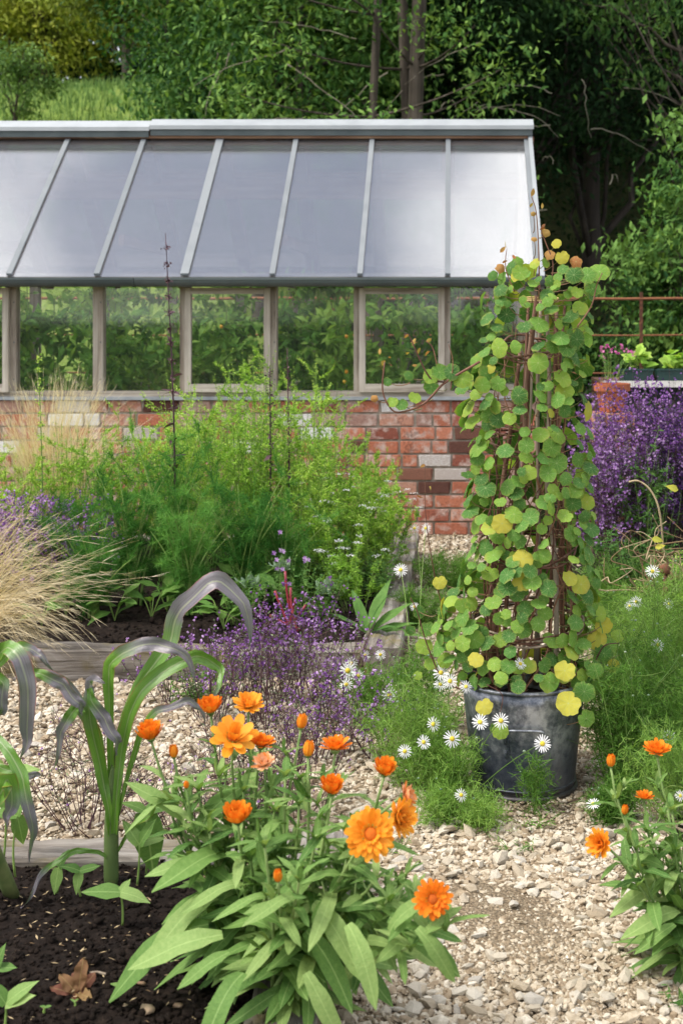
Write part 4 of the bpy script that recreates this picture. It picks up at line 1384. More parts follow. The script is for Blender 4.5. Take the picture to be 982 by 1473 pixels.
    tree("bush", "lighter outer spray of the bush against the dark hollow at right", "bush", (2.55, 13.7, 0), 4, (-.05, 0, 2.0, .62, .6, 1.1), CL, 4200, .085, TL['mid'], G2, .04, clump=.12, lobes=46, nb=14)
    tree("bush", "low dark shrub behind the rusty rails at right", "bush", (1.55, 14.6, 0), 1.4, (0, 0, .75, .8, .5, .62), CL, 9000, .07, TL['bush'], G2, .03, clump=.13, lobes=50)
    tree("bush", "second low shrub behind the rusty rails by the photo's right edge", "bush", (2.45, 14.9, 0), 1.5, (0, 0, .8, .8, .5, .65), CL, 9000, .07, TL['mid'], G2, .03, clump=.13, lobes=50)
    tree("bush", "dark low shrub between the greenhouse end and the rail fence", "bush", (.75, 15.2, 0), 1.8, (0, 0, .9, .7, .5, .8), CL, 7000, .08, TL['dark'], G2, .03, clump=.13, lobes=50)
    tree("sapling", "small light green apple sapling in front of the meadow at left", "sapling", (-9.2, 29, float(hillz(np.array(-9.2), np.array(29.0)))), 3, (.3, 0, 1.35, .85, .5, .95), CL, 2600, .10, TL['light'], None, .05, clump=.12, lobes=40, nb=14, bare=.2)
    # undergrowth on the floor of the wood and a dense far thicket that closes it
    n = 70000
    x, y = U(-14, 16, n), U(16.5, 40, n)
    ok = (x > -1.2) | (y < 19.5) & (x > -4.4)
    x, y = x[ok], y[ok]
    z = hillz(x, y) + np.abs(N(.28, len(x))) 
    m = len(x)
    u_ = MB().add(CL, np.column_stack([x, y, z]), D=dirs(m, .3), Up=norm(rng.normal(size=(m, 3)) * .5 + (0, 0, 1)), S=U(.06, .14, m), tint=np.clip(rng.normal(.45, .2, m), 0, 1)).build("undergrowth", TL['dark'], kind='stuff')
    tag(u_, "dark undergrowth covering the floor of the wood", "undergrowth")
    n = 110000
    x, y = U(-30, 22, n), U(38, 62, n)
    ok = (x > -3 + (y - 38) * -.1) | (y > 50)
    x, y = x[ok], y[ok]
    m = len(x)
    z = hillz(x, y) + U(0, 12, m)
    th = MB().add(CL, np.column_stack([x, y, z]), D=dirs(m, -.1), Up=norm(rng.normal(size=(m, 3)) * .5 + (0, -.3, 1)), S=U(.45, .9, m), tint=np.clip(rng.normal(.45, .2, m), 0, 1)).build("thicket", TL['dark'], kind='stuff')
    tag(th, "far dark mass of woodland closing the view on top of the bank", "woodland")
    # high canopy over the hollow (out of frame) keeps it in deep shade
    n = 15000
    x, y, z = U(-4, 9, n), U(17, 34, n), U(9.5, 12.5, n)
    cn = MB().add(CL, np.column_stack([x, y, z]), D=dirs(n, -.1), Up=norm(rng.normal(size=(n, 3)) * .5 + (0, 0, 1)), S=U(.35, .7, n), tint=U(.2, .8, n)).build("shade_canopy", TL['dark'], kind='stuff')
    tag(cn, "unseen leaf cover added to shade the dark hollow", "woodland")
    # rough grass on the meadow
    n = 26000
    y = U(26, 60, n); x = U(-24, -2.5, n)
    x = np.where(U(0, 1, n) < .5, (U(-50, 470, n) - CX) * y / F, x)
    P0 = np.column_stack([x, y, hillz(x, y) + .04])
    h = U(.10, .32, n)
    P1 = P0 + np.column_stack([N(.05, n), N(.05, n), h])
    gb = MB().ribbons(np.stack([P0, (P0 + P1) / 2, P1], 1), np.array((.014, .010, .002))[None], np.column_stack([np.ones(n), N(.3, n), np.zeros(n)]), tint=U(0, 1, n)).build("meadow_grass", TL['light'], kind='stuff')
    tag(gb, "sunlit rough meadow grass on the bank behind the ridge", "grass")
wood()

# ================================================================== GENERIC SOFT PLANTS
def spiky(name, label, cat, base, H, R, ns, leaf, lmat, smat, nleaf, lsize, group=None, r=.002, leaf_from=.15, top=None, topn=0, tops=.008, tmat=None, branch=0, blen=.25, upl=.5, bend=.25, tfrom=.75, tname="flowers", squash=1.0, K=8, lup=(0, 0, 1), lean=(0, 0), side=None, tjit=.006):
    """many upright stems from one crown, leaves along them, flowers towards the tips"""
    b = np.array(base, float)
    t = thing(name, label, cat, b, group)
    a = U(0, 2 * pi, ns); q = np.sqrt(U(0, 1, ns))
    A = b + np.column_stack([q * np.cos(a), q * np.sin(a) * squash, np.zeros(ns)]) * R * .35
    h = H * (1 - .35 * q * U(0, 1, ns)) * U(.72, 1.03, ns)
    E = b + np.column_stack([q * np.cos(a) * R + lean[0], q * np.sin(a) * R * squash + lean[1], h]) + rng.normal(size=(ns, 3)) * (.02, .02, 0)
    M_ = A * .5 + E * .5 + np.column_stack([N(bend * R * .5, ns), N(bend * R * .5, ns), h * .12])
    P = bez(A, M_, E, K)
    rad = np.linspace(1, .35, K)[None] * r * U(.7, 1.2, (ns, 1))
    mb = MB().tubes(P, rad, 4, tint=U(0, 1, ns), cap=False)
    S_ = [P]
    if branch:
        nb = ns * branch
        k = rng.integers(0, ns, nb); s = rng.integers(int(K * .35), K - 1, nb)
        A2 = P[k, s]
        d2 = norm(rng.normal(size=(nb, 3)) * (1, 1, .3) + (0, 0, .9))
        E2 = A2 + d2 * H * blen * U(.5, 1.1, (nb, 1))
        P2 = bez(A2, (A2 + E2) / 2 + np.column_stack([N(.01, nb), N(.01, nb), -np.abs(N(.01, nb))]), E2, K)
        mb.tubes(P2, np.linspace(.7, .3, K)[None] * r, 3, tint=U(0, 1, nb), cap=False)
        S_.append(P2)
    mb.build("stems", smat, t)
    Pall = np.concatenate(S_)
    def sample(n, lo, hi, pw=1.0):
        k = rng.integers(0, len(Pall), n)
        s = (lo + (hi - lo) * U(0, 1, n) ** pw) * (K - 1)
        i = np.minimum(s.astype(int), K - 2); f = (s - i)[:, None]
        return Pall[k, i] * (1 - f) + Pall[k, i + 1] * f, norm(Pall[k, i + 1] - Pall[k, i]), s / (K - 1)
    if nleaf:
        Q, tg, s = sample(nleaf, leaf_from, .97)
        D = norm(rng.normal(size=(nleaf, 3)) * (1, 1, .35) + tg * upl)
        MB().add(leaf, Q, D=D, Up=np.array(lup) + rng.normal(size=(nleaf, 3)) * .35, S=lsize * U(.55, 1.25, nleaf) * (1.15 - .6 * s), tint=np.clip(rng.normal(.5, .2, nleaf), 0, 1)).build("leaves", lmat, t, kind='stuff')
    if topn:
        Q, tg, s = sample(topn, tfrom, 1.0, .8)
        MB().add(top, Q + rng.normal(size=(topn, 3)) * tjit, D=dirs(topn, .25), Up=rng.normal(size=(topn, 3)), S=tops * U(.6, 1.3, topn), tint=U(0, 1, topn)).build(tname, tmat, t, kind='stuff')
    return t, P

# little blossoms and clusters
BLOS = T([(0, 0, 0), (.5, .3, .1), (.1, .9, .2), (-.45, .35, .1), (0, .3, -.45), (0, .45, .5)], [(0, 1, 2), (0, 2, 3), (0, 4, 2), (0, 2, 5)], None)

def daisy_mesh(name, n=17, r=.5, droop=.12, mat=None, w=.175):
    p = T_petal(w, droop, .05, 3)
    a = np.arange(n) * 2 * pi / n + N(.04, n)
    mb = MB().add(p, np.column_stack([np.cos(a), np.sin(a), np.zeros(n)]) * .09, D=np.column_stack([np.cos(a), np.sin(a), N(.12, n) + .06]), Up=(0, 0, 1), S=(r - .09) * U(.88, 1.05, n), tint=U(0, 1, n))
    return mb.mesh(name, mat)

def dome_mesh(name, r, h, mat):
    mb = MB()
    prof = [(0, h), (r * .5, h * .85), (r * .85, h * .45), (r, 0), (r * .7, -h * .4), (0.001, -h * .5)]
    lathe(mb, prof, (0, 0, 0), 12)
    return mb.mesh(name, mat, smooth=True)

DAISY = [daisy_mesh("daisy_head", n, mat=P_WHITE, droop=d) for n, d in ((17, .1), (15, .3), (19, .0))]
DDISC = dome_mesh("disc", .15, .10, P_YEL)

def daisy(parent, P, axis, size):
    ax = norm(np.array(axis, float))
    M = frames(np.array([np.cross(ax, (1, .3, .1))]), ax)[0]
    o = put("daisy_head", random.choice(DAISY), parent, M, P, size)
    d = put("disc", DDISC, o, np.eye(3), (0, 0, .03), 1.0, local=True)
    return o

def feathery(name, label, base, H, R, n, heads, group, lmat=L_CHAM, cat="chamomile plant", buds=0, lsz=.035, nl=None, stem_mat=None, squash=.8, lean=(0, 0)):
    """chamomile: thin stems with thread leaves; heads = list of (px, py, Y, size px)"""
    nl = nl or n * 85
    t, P = spiky(name, label, cat, base, H, R * 1.15, n, D3, lmat, stem_mat or S_GREEN, 0, .03, group, r=.0015, branch=6, blen=.34, bend=.6, squash=squash, lean=lean)
    # thread-fine leaves: little combs of filaments
    b = np.array(base, float)
    k = rng.integers(0, n, nl); s = U(.08, .92, nl) * 7
    i = np.minimum(s.astype(int), 6); f = (s - i)[:, None]
    Q = P[k, i] * (1 - f) + P[k, i + 1] * f + rng.normal(size=(nl, 3)) * (.02, .02, .015)
    D = dirs(nl, .45)
    L = lsz * U(.6, 1.4, nl)
    m = 5
    off = (np.arange(m) / m)[None, :, None] * D[:, None, :] * L[:, None, None]
    A = (Q[:, None, :] + off).reshape(-1, 3)
    dd = norm(np.repeat(D, m, 0) * .8 + rng.normal(size=(nl * m, 3)) * .7)
    B = A + dd * (np.repeat(L, m) * .5)[:, None]
    w_ = np.array((.0011, .0004))[None]
    mb = MB().ribbons(np.stack([A, B], 1), w_, rng.normal(size=(nl * m, 3)), tint=np.repeat(np.clip(rng.normal(.5, .2, nl), 0, 1), m))
    mb.ribbons(np.stack([Q, Q + D * L[:, None]], 1), np.array((.0013, .0006))[None], rng.normal(size=(nl, 3)), tint=.5)
    mb.build("leaves", lmat, t, kind='stuff')
    st = []
    for (px_, py_, Y, sz) in heads:
        p = at(px_, py_, Y)
        a = b + (p - b) * (.35, .35, .25) + N(.01, 3)
        st.append(bez(a, (a + p) / 2 + (N(.015), 0, .03), p, 8)[0])
        ax = np.array((N(.25), -1.0 + N(.2), U(.35, 1.0)))
        daisy(t, p, ax, sz * Y / F)
    if buds:
        k = rng.integers(0, n, buds)
        bt = P[k, -1] + (0, 0, .012) + rng.normal(size=(buds, 3)) * .02
        MB().add(T_stone(2, 0, .8), bt, S=U(.006, .011, buds), tint=U(0, 1, buds)).build("buds", L_CAB, t, smooth=True, kind='stuff')
    if st:
        MB().tubes(np.array(st), np.linspace(.0018, .0011, 8)[None], 5).build("flower_stems", S_GREEN, t)
    return t

# ================================================================== TOMATOES INSIDE THE GREENHOUSE
ORD = ('first', 'second', 'third', 'fourth', 'fifth', 'sixth', 'seventh', 'eighth', 'ninth', 'tenth')
def tomatoes():
    G = "tomato plants inside the greenhouse"
    XL, XR, YF, YB, ZS = GH
    k = 0
    spots = []
    for row, y in ((0, 9.95), (1, 10.75), (2, 11.5)):
        for x in np.arange(-3.7, .5, .42 if row < 2 else .6):
            spots.append((x + N(.05), y + N(.06), row))
    for (x, y, row) in spots:
        H = U(1.6, 1.95) if row else U(1.5, 1.72)
        t = thing("tomato_plant", ("tomato plant close behind the greenhouse glass, %s of its row from the left" % ORD[min(9, int((x + 3.75) / .42))] if row == 0 else "green tomato plant deep inside the greenhouse"), "tomato plant", (x, y, 0.0), G if row == 0 else "tomato plants in the back rows of the greenhouse")
        P = curve([(x, y, 0), (x + N(.03), y, H * .5), (x + N(.05), y, H)], 10)
        MB().tubes(P, np.linspace(.010, .004, 10), 5).build("stem", S_GREEN, t)
        nb = 34
        s = U(.45, 1, nb)
        A = P[np.minimum((s * 9).astype(int), 9)]
        a = U(0, 2 * pi, nb)
        E = A + np.column_stack([np.cos(a) * U(.16, .34, nb), np.sin(a) * U(.12, .28, nb), U(-.12, .12, nb)])
        B = bez(A, (A + E) / 2 + (0, 0, .06), E, 6)
        MB().tubes(B, np.linspace(.004, .0015, 6)[None], 3, cap=False).build("branches", S_GREEN, t)
        n = 900 if row == 0 else 420
        k_ = rng.integers(0, nb, n); q = rng.integers(1, 6, n)
        Q = B[k_, q] + rng.normal(size=(n, 3)) * .02
        m = n
        MB().add(CL, Q, D=dirs(m, -.25), Up=norm(rng.normal(size=(m, 3)) * .5 + (0, -.5, 1)), S=U(.05, .12, m), tint=np.clip(.6 + N(.2, m) + N(.12), 0, 1)).build("leaves", L_TOM, t, kind='stuff')
    tt = [o for o in COL.objects if o.name.startswith("tomato_plant") and abs(o.location.y - 9.95) < .2]
    for (px_, py_) in ((498, 484), (510, 482), (498, 535), (495, 549), (318, 470)):
        p = at(px_, py_, 9.72)
        o = min(tt, key=lambda q: abs(q.location.x - p[0]))
        MB().add(T_stone(1, 1, .95), [p], S=.036).build("fruit", FRUIT, o, smooth=True)
tomatoes()

# ================================================================== BACK BED
def back_bed():
    sz = lambda x, y: float(soilz(np.array(x), np.array(y)))
    # --- tall lime-green spires
    W = [(-2.05, 7.5, .80), (-1.75, 7.1, .78), (-2.45, 7.9, .74), (-1.9, 7.9, .84), (-2.75, 7.5, .66), (-1.45, 7.2, .80), (-.5, 8.0, .66), (-.75, 6.8, .62), (-1.35, 7.6, .86), (-1.28, 7.0, .90), (-1.0, 7.4, .97), (-.92, 6.9, .90), (-.72, 7.5, .86), (-.6, 7.0, .80), (-1.6, 7.6, .78), (-1.05, 6.8, .82), (-.80, 7.9, .98), (-.48, 7.5, .60), (-1.15, 7.9, 1.0), (-2.3, 7.2, .66), (-1.5, 8.1, .80), (-.42, 7.05, .52)]
    lab = {0: "lime green leafy spires left of the fennel against the brick wall", 1: "tall lime green spires in front of the second casement window", 2: "shorter lime green growth at the right side of the back bed"}
    for i, (x, y, H) in enumerate(W):
        c = 0 if x < -1.3 else 2 if x > -.65 else 1
        spiky("goosefoot_plant", lab[c], "tall weed", (x, y, sz(x, y)), H * (1.08 if x < -1.4 or x > -.62 else 1.22), .22, 26, D2, L_LIME, S_GREEN, 4200, .027, "lime green spires in the back bed, part %s" % ("left", "middle", "right")[c], r=.0022, branch=4, blen=.15, upl=1.6, top=D2, topn=2600, tops=.013, tmat=L_LIME, tfrom=.6, tname="seed_spikes", bend=.08, tjit=.004)
    # --- fennel
    Fn = [(-1.50, 6.55, .60, "fennel plume nearest the straw grass"), (-1.22, 6.35, .52, "rounded soft fennel plume in the middle front of the bed"), (-.98, 6.5, .56, "fennel plume right of the middle, above the young chard"), (-1.62, 6.25, .40, "lowest fennel plume at the left of the fennel row"), (-1.36, 6.7, .74, "tallest fennel plume behind the others"), (-.80, 6.6, .44, "small fennel plume beside the purple flowers"), (-1.85, 6.6, .46, "fennel plume half hidden behind the straw grass")]
    for (x, y, H, l) in Fn:
        z = sz(x, y)
        b = np.array((x, y, z))
        t = thing("fennel_plant", "dark green feathery " + l, "fennel", b, "fennel plants in the back bed")
        ns = 13
        E = b + np.column_stack([U(-.24, .24, ns), U(-.16, .16, ns), H * 1.12 * U(.6, 1.0, ns)])
        A = b + rng.normal(size=(ns, 3)) * (.015, .015, 0)
        P = bez(A, np.column_stack([A[:, 0], A[:, 1], (A[:, 2] + E[:, 2]) / 2]), E, 9)
        MB().tubes(P, np.linspace(.0075, .0015, 9)[None], 5, tint=.9, cap=False).build("stalks", S_GREEN, t)
        n2 = 170
        k = rng.integers(0, ns, n2); s = rng.integers(2, 9, n2)
        A2 = P[k, s]; E2 = A2 + dirs(n2, .5) * U(.05, .15, (n2, 1))
        P2 = bez(A2, (A2 + E2) / 2, E2, 4)
        mb = MB().tubes(P2, np.linspace(.0014, .0007, 4)[None], 3, cap=False)
        n3 = 13000
        k = rng.integers(0, n2, n3); u_ = U(.2, 1, n3)[:, None]
        A3 = A2[k] * (1 - u_) + E2[k] * u_
        d = norm(rng.normal(size=(n3, 3)) + norm(E2 - A2)[k] * .8 + (0, 0, .2))
        E3 = A3 + d * U(.015, .05, (n3, 1))
        mb.ribbons(np.stack([A3, E3], 1), np.array((.0009, .0004))[None], rng.normal(size=(n3, 3)), tint=np.clip(.45 + N(.15, n2)[k] + N(.1, n3), 0, 1))
        mb.build("fronds", L_FEN, t, kind='stuff')
    # --- yarrow with white flat heads at the right of the bed
    for (x, y, H, l) in ((-.56, 6.75, .52, "white flowered yarrow in the middle right of the back bed"), (-.36, 7.1, .52, "white flowered yarrow next to the right sleeper"), (-.44, 6.4, .34, "low white flowered yarrow above the sleeper corner"), (-.60, 7.2, .62, "tallest white flowered yarrow against the brick wall")):
        t, P = spiky("yarrow_plant", l, "yarrow", (x, y, sz(x, y)), H, .20, 20, D2, L_LIME, S_GREEN, 2800, .026, "yarrow plants in the back bed", r=.0016, branch=2, blen=.2, upl=.6)
        tips = P[:, -1]
        n = 15
        k = rng.choice(len(tips), n, replace=False)
        for q in k:
            c = tips[q] + (0, 0, .01)
            m = 26
            a, rr_ = U(0, 2 * pi, m), .022 * np.sqrt(U(0, 1, m))
            Q = c + np.column_stack([rr_ * np.cos(a), rr_ * np.sin(a), .004 - rr_ * .15])
            MB().add(DW, Q, D=dirs(m, .3), Up=(0, 0, 1), S=.007, tint=U(0, 1, m)).build("flower_head", P_WHITE, t)
    # --- tall dark orach
    for (x0, y0, x1, H0, Y, l, nf) in ((252, 640, 238, 335, 6.7, "tallest dark purple orach spire rising over the roof eave", 130), (385, 680, 388, 525, 6.8, "shorter dark red orach spire in front of the casement window post", 60), (62, 700, 55, 500, 6.6, "slim green seeding spire at the left before the first window post", 90), (413, 700, 413, 500, 6.9, "thin reddish orach stem right of the casement post", 40)):
        B = at(x0, 450 + (CH - .12) * F / Y, Y); E = at(x1, H0, Y)
        gr = "green" in l
        t = thing("orach_plant", l, "orach", B, "tall orach spires in the back bed")
        P = curve([B, B * .5 + E * .5 + (N(.015), 0, 0), E], 24)
        MB().tubes(P, np.linspace(.008, .0018, 24) * (.6 if gr else 1), 6).build("stem", S_GREEN if gr else S_DARK, t, smooth=True)
        me = [MB().add(T_leaf(.42, 3, .2, dr, .8), [(0, 0, 0)]).mesh("leaf", L_MID if gr else L_DK) for dr in (.15, .4)]
        for k in range(nf // 3):
            s = U(.35, 1.0)
            p = P[min(23, int(s * 23))]
            d = np.array((N(1), N(1) - .2, U(-.1, .7)))
            s_ = .075 * (1.25 - s) if not gr else .045 * (1.2 - s)
            put("leaf", random.choice(me), t, frames(d[None], np.array((N(.3), N(.3), 1.)))[0], p, max(s_, .018) * U(.7, 1.3))
        k = nf * 3
        s = U(.55, 1, k); Q = P[np.minimum((s * 23).astype(int), 23)] + rng.normal(size=(k, 3)) * .008
        MB().add(DW, Q, D=dirs(k, .4), Up=rng.normal(size=(k, 3)), S=U(.006, .014, k), tint=U(0, 1, k)).build("seeds", L_LIME if gr else L_DK, t, kind='stuff')
    # --- young chard / spinach seedlings along the front
    ch = [(95, 885, "leftmost young chard seedling, beside the straw grass"), (134, 890, "second young chard seedling from the left in the back bed"), (165, 893, "young chard seedling left of the tall corn leaf"), (218, 890, "young chard plant with yellow stems right of the corn tip"), (240, 880, "small pale chard seedling behind the corn tip"), (355, 880, "broad leaved chard plant behind the corn leaf tip"), (322, 905, "low beet seedling under the drooping corn tip"), (60, 900, "chard seedling hidden at the edge of the straw grass")]
    me = [MB().add(T_leaf(.5, 5, .15, dr, .9, wave=.06), [(0, 0, 0)]).mesh("leaf", L_CHARD) for dr in (.2, .5, .05)]
    for i, (px_, py_, l) in enumerate(ch):
        b = grd(px_, py_, .12)
        t = thing("chard_plant", l, "chard", b, "young chard in the back bed")
        n = 9 if i != 5 else 16
        st = []
        for k in range(n):
            a = U(0, 2 * pi)
            h = U(.03, .13) * (1.5 if i == 5 else 1)
            e = b + (cos(a) * h * .4, sin(a) * h * .4, h)
            st.append(bez(b, b * .5 + e * .5 + (0, 0, .01), e, 5)[0])
            put("leaf", random.choice(me), t, frames(np.array([(cos(a), sin(a), U(.1, .9))]), np.array((0, -.2, 1.)))[0], e, U(.08, .125) * (1.4 if i == 5 else 1))
        MB().tubes(np.array(st), .0026, 5, tint=.9).build("stalks", S_GREEN, t)
    # --- red stemmed beet or rainbow chard behind the purple flowers
    t = thing("beet_plant", "beet plant with bright red upright stalks among the purple flowers", "beet", at(415, 905, 6.0))
    b = np.array(t.location)
    mb = MB()
    for (px_, py_) in ((410, 822), (395, 850), (425, 860), (388, 885), (440, 870), (418, 845)):
        p = at(px_, py_, 6.0)
        mb.tubes(bez(np.array(b) + (N(.03), N(.02), 0) if px_ < 500 else (p[0], p[1], .12), (b + p) / 2 if px_ < 500 else p * .5 + np.array((p[0], p[1], .12)) * .5, p, 6), .0062, 6)
    mb.build("stalks", S_RED, t, smooth=True)
    # --- blue green cabbages
    mc = [MB().add(T_leaf(.85, 6, .18, dr, .75, wave=.05, base=.5), [(0, 0, 0)]).mesh("leaf", L_CAB) for dr in (-.3, -.1, .2)]
    for (px_, py_, s, l) in ((405, 815, .08, "pale blue green cabbage left of the red stalks"), (470, 848, .085, "round blue green cabbage head right of the red stalks"), (360, 840, .09, "blue green cabbage with an outer leaf turned over, below the fennel")):
        c = at(px_, py_, 6.25)
        b = np.array((c[0], c[1], .12))
        t = thing("cabbage", l, "cabbage", b, "cabbages in the back bed")
        MB().tubes(np.array([b, c - (0, 0, .02)]), .012, 6).build("stalk", S_GREEN, t)
        for k in range(13):
            a = k * 2.4; e = .25 + 1.0 * (k < 6)
            put("leaf", mc[k % 3], t, frames(np.array([(cos(a), sin(a) - .2, .9 / e)]), np.array((-cos(a), -sin(a), .6)))[0], c - (0, 0, .03), s * U(.8, 1.1) * (.75 if k > 6 else 1))
    # --- dock with long dark leaves lying across the sleeper
    b = at(528, 885, 5.95); b[2] = .12
    t = thing("dock_plant", "dock with long glossy dark green leaves lying over the right sleeper", "dock", b)
    me = MB().add(T_leaf(.24, 7, .14, .25, .95, wave=.05), [(0, 0, 0)]).mesh("leaf", L_MID)
    for (dx, dy, dz, L) in ((.9, -.3, .25, .26), (.7, .2, .7, .24), (.2, -.3, .9, .22), (-.5, -.3, .6, .2), (.5, -.6, .5, .2), (.35, .3, 1.2, .26), (-.3, .4, 1.0, .22), (1.0, .1, .45, .22)):
        put("leaf", me, t, frames(np.array([(dx, dy, dz)]), np.array((0, -.3, 1.)))[0], b, L)
    # --- broad leaf herb under fennel, filling low green
    for (x, y, l) in ((-.95, 6.15, "low leafy green herb in front of the fennel near the bed's middle"), (-.62, 6.2, "low green herb behind the purple flowers"), (-.70, 6.75, "mound of green herb between fennel and yarrow"), (-.40, 6.75, "low herb mound at the foot of the yarrow")):
        spiky("herb_plant", l, "herb", (x, y, .12), .26, .17, 26, LF, L_MID, S_GREEN, 900, .035, "low herbs in the back bed", r=.0016)
    # --- violas
    for (px_, py_, l) in ((405, 755, "little viola with purple and yellow faces left in the yarrow"), (430, 790, "viola with two small purple flowers above the cabbage")):
        c = at(px_, py_, 6.2)
        t, P = spiky("viola_plant", l, "viola", (c[0], c[1], .12), c[2] - .10, .10, 12, LF, L_MID, S_GREEN, 160, .03, "violas", r=.0014)
        for k in range(6):
            put("flower", DAISY[1] if False else VIOLA, t, frames(np.array([(N(.3), 0, 1)]), np.array((0, -1., .3)))[0], P[k, -1] + (0, -.02, 0), .026)

def viola_mesh():
    p = T_leaf(.8, 3, .1, .0, .6, base=.4)
    a = np.array((.3, 1.3, 2.3, 3.8, 5.5)); 
    return MB().add(p, np.zeros((5, 3)), D=np.column_stack([np.cos(a), np.sin(a), np.zeros(5)]), Up=(0, 0, 1), S=.5, tint=U(.3, 1, 5)).mesh("flower", P_PUR)
VIOLA = viola_mesh()
back_bed()

# ================================================================== STRAW FEATHER GRASS
def feather_grass(label, base, n, tips, Lr, spread):
    b = np.array(base, float)
    t = thing("feather_grass", label, "ornamental grass", b, "straw coloured feather grass")
    a = rng.normal(size=(n, 2)) * .05
    A = b + np.column_stack([a, np.zeros(n)])
    tips = np.array(tips)
    E = tips[rng.integers(0, len(tips), n)] + rng.normal(size=(n, 3)) * spread
    M_ = A * .55 + E * .45 + np.column_stack([np.zeros(n), np.zeros(n), U(.10, .34, n)])
    P = bez(A, M_, E, 10)
    P[:, 1:] += np.cumsum(rng.normal(size=(n, 9, 3)) * .0025, 1)
    sd = rng.normal(size=(n, 3)) + (1, 0, .3)
    mb = MB().ribbons(P, np.linspace(.0013, .0004, 10)[None], sd, tint=U(0, 1, n))
    m = n * 8                                           # awns
    k = rng.integers(0, n, m); s = rng.integers(5, 10, m)
    A2 = P[k, s]; d = norm(P[k, s] - P[k, s - 1] + rng.normal(size=(m, 3)) * .010)
    mb.ribbons(np.stack([A2, A2 + d * U(.03, .08, (m, 1))], 1), np.array((.0007, .0002))[None], rng.normal(size=(m, 3)), tint=U(.2, 1, m))
    mb.build("blades", L_STRAW, t, kind='stuff')

def tp(pts, Y):
    return [at(x, y, Y + N(.12)) for x, y in pts]
feather_grass("straw feather grass cascading from the left over the front sleeper", at(-60, 900, 5.75) * (1, 1, 0) + (0, 0, .1), 460, tp([(50, 765), (80, 810), (100, 855), (40, 790), (95, 890), (20, 830), (70, 905), (10, 760), (150, 822), (40, 870), (30, 920), (-20, 760), (0, 850), (60, 930)], 5.65), 1, .075)
feather_grass("pale straw feather grass further back against the brick wall at left", at(70, 800, 7.9) * (1, 1, 0) + (0, 0, .1), 900, tp([(10, 600), (45, 575), (90, 585), (130, 570), (165, 610), (60, 620), (20, 640), (120, 630), (150, 650), (95, 560), (35, 660), (110, 680)], 7.8), 1, .06)

# ================================================================== PURPLE FLOWERS
def purples():
    # dark wiry stems with lilac flowers across the gravel between the beds
    S = [(300, 5.1, .36, .20, 16, "dark wiry stems with few lilac flowers left of the orange flowers, on the gravel"), (370, 5.0, .44, .22, 24, "purple flowered wiry plant behind the middle orange flowers"), (430, 5.3, .46, .22, 24, "densest purple flowered plant in front of the back bed"), (470, 5.1, .40, .20, 18, "purple flowered wiry plant left of the sleeper corner"), (395, 5.35, .40, .22, 20, "purple flowered plant against the front sleeper"), (330, 5.35, .30, .2, 16, "thin purple flowered stems under the drooping corn leaf"), (500, 4.7, .30, .18, 14, "sparse lilac stems between the orange flowers and the daisies"), (450, 4.6, .28, .18, 14, "bare dark stems with lilac tips right above the orange flowers"), (240, 5.3, .28, .2, 12, "scattered purple stems left of the corn's red leaf"), (545, 4.65, .26, .14, 10, "sparse lilac stems close to the daisies left of the tub")]
    for (px_, Y, H, R, n, l) in S:
        x = (px_ - CX) * Y / F
        spiky("toadflax_plant", l, "purple flower", (x, Y, .01), H, R, n, D2, L_SILV, S_DARK, n * 24, .018, "wiry purple flowered plants on the gravel", r=.0019, branch=5, blen=.30, top=BLOS, topn=int(n * 20), tops=.0105, tmat=P_PUR, tfrom=.78, bend=.5, leaf_from=.05, upl=.7, tjit=.005, squash=.6)
    for (px_, py_, Y, H, l) in ((290, 1190, 3.85, .30, "bare dark wiry stems left of the orange flowers near the corn"), (130, 1190, 4.0, .34, "thin dark stems on the gravel left of the corn stalk"), (360, 1160, 4.0, .42, "dark wiry stems rising just behind the topmost orange flowers"), (430, 1150, 4.1, .36, "thin dark stems between the orange flowers and gravel")):
        x = (px_ - CX) * Y / F
        spiky("toadflax_plant", l, "purple flower", (x, Y, .01), H, .24, 24, D3, L_SILV, S_DARK, 420, .022, "bare wiry stems on the gravel", r=.0017, branch=6, blen=.35, top=BLOS, topn=60, tops=.008, tmat=P_PUR, tfrom=.8, bend=.6)
    # salvia/lavender left behind the straw grass
    for (px_, Y, H, l) in ((25, 6.4, .58, "purple lavender at the left edge behind the straw grass"), (95, 6.5, .56, "purple lavender between the left edge and the fennel"), (-30, 6.3, .60, "purple lavender cut by the left edge of the photo")):
        x = (px_ - CX) * Y / F
        spiky("lavender_plant", l, "lavender", (x, Y, .12), H, .22, 60, D3, L_SILV, S_DARK, 900, .03, "lavender plants at left", r=.0014, top=BLOS, topn=1700, tops=.0115, tmat=P_PUR, tfrom=.7, branch=2, blen=.25, bend=.2, upl=1.2)
    # the large dark lavender by the bench
    for (px_, Y, H, R, n, l) in ((905, 7.9, 1.20, .33, 150, "large dark purple lavender right beside the nasturtium column"), (968, 8.0, 1.16, .33, 150, "large dark purple lavender in front of the pale bench edge"), (872, 7.6, .98, .24, 110, "lower lavender spilling right of the nasturtium column"), (1030, 8.3, 1.0, .3, 70, "dark purple lavender at the photo's right edge")):
        x = (px_ - CX) * Y / F
        spiky("lavender_plant", l, "lavender", (x, Y, .02), H, R, n, D3, L_SILV, S_DARK, n * 20, .035, "lavender plants by the bench", r=.0018, top=BLOS, topn=n * 38, tops=.015, tmat=P_DPUR if Y > 7.9 else P_PUR, tfrom=.45, branch=3, blen=.2, bend=.25, upl=1.2, tjit=.005)
purples()

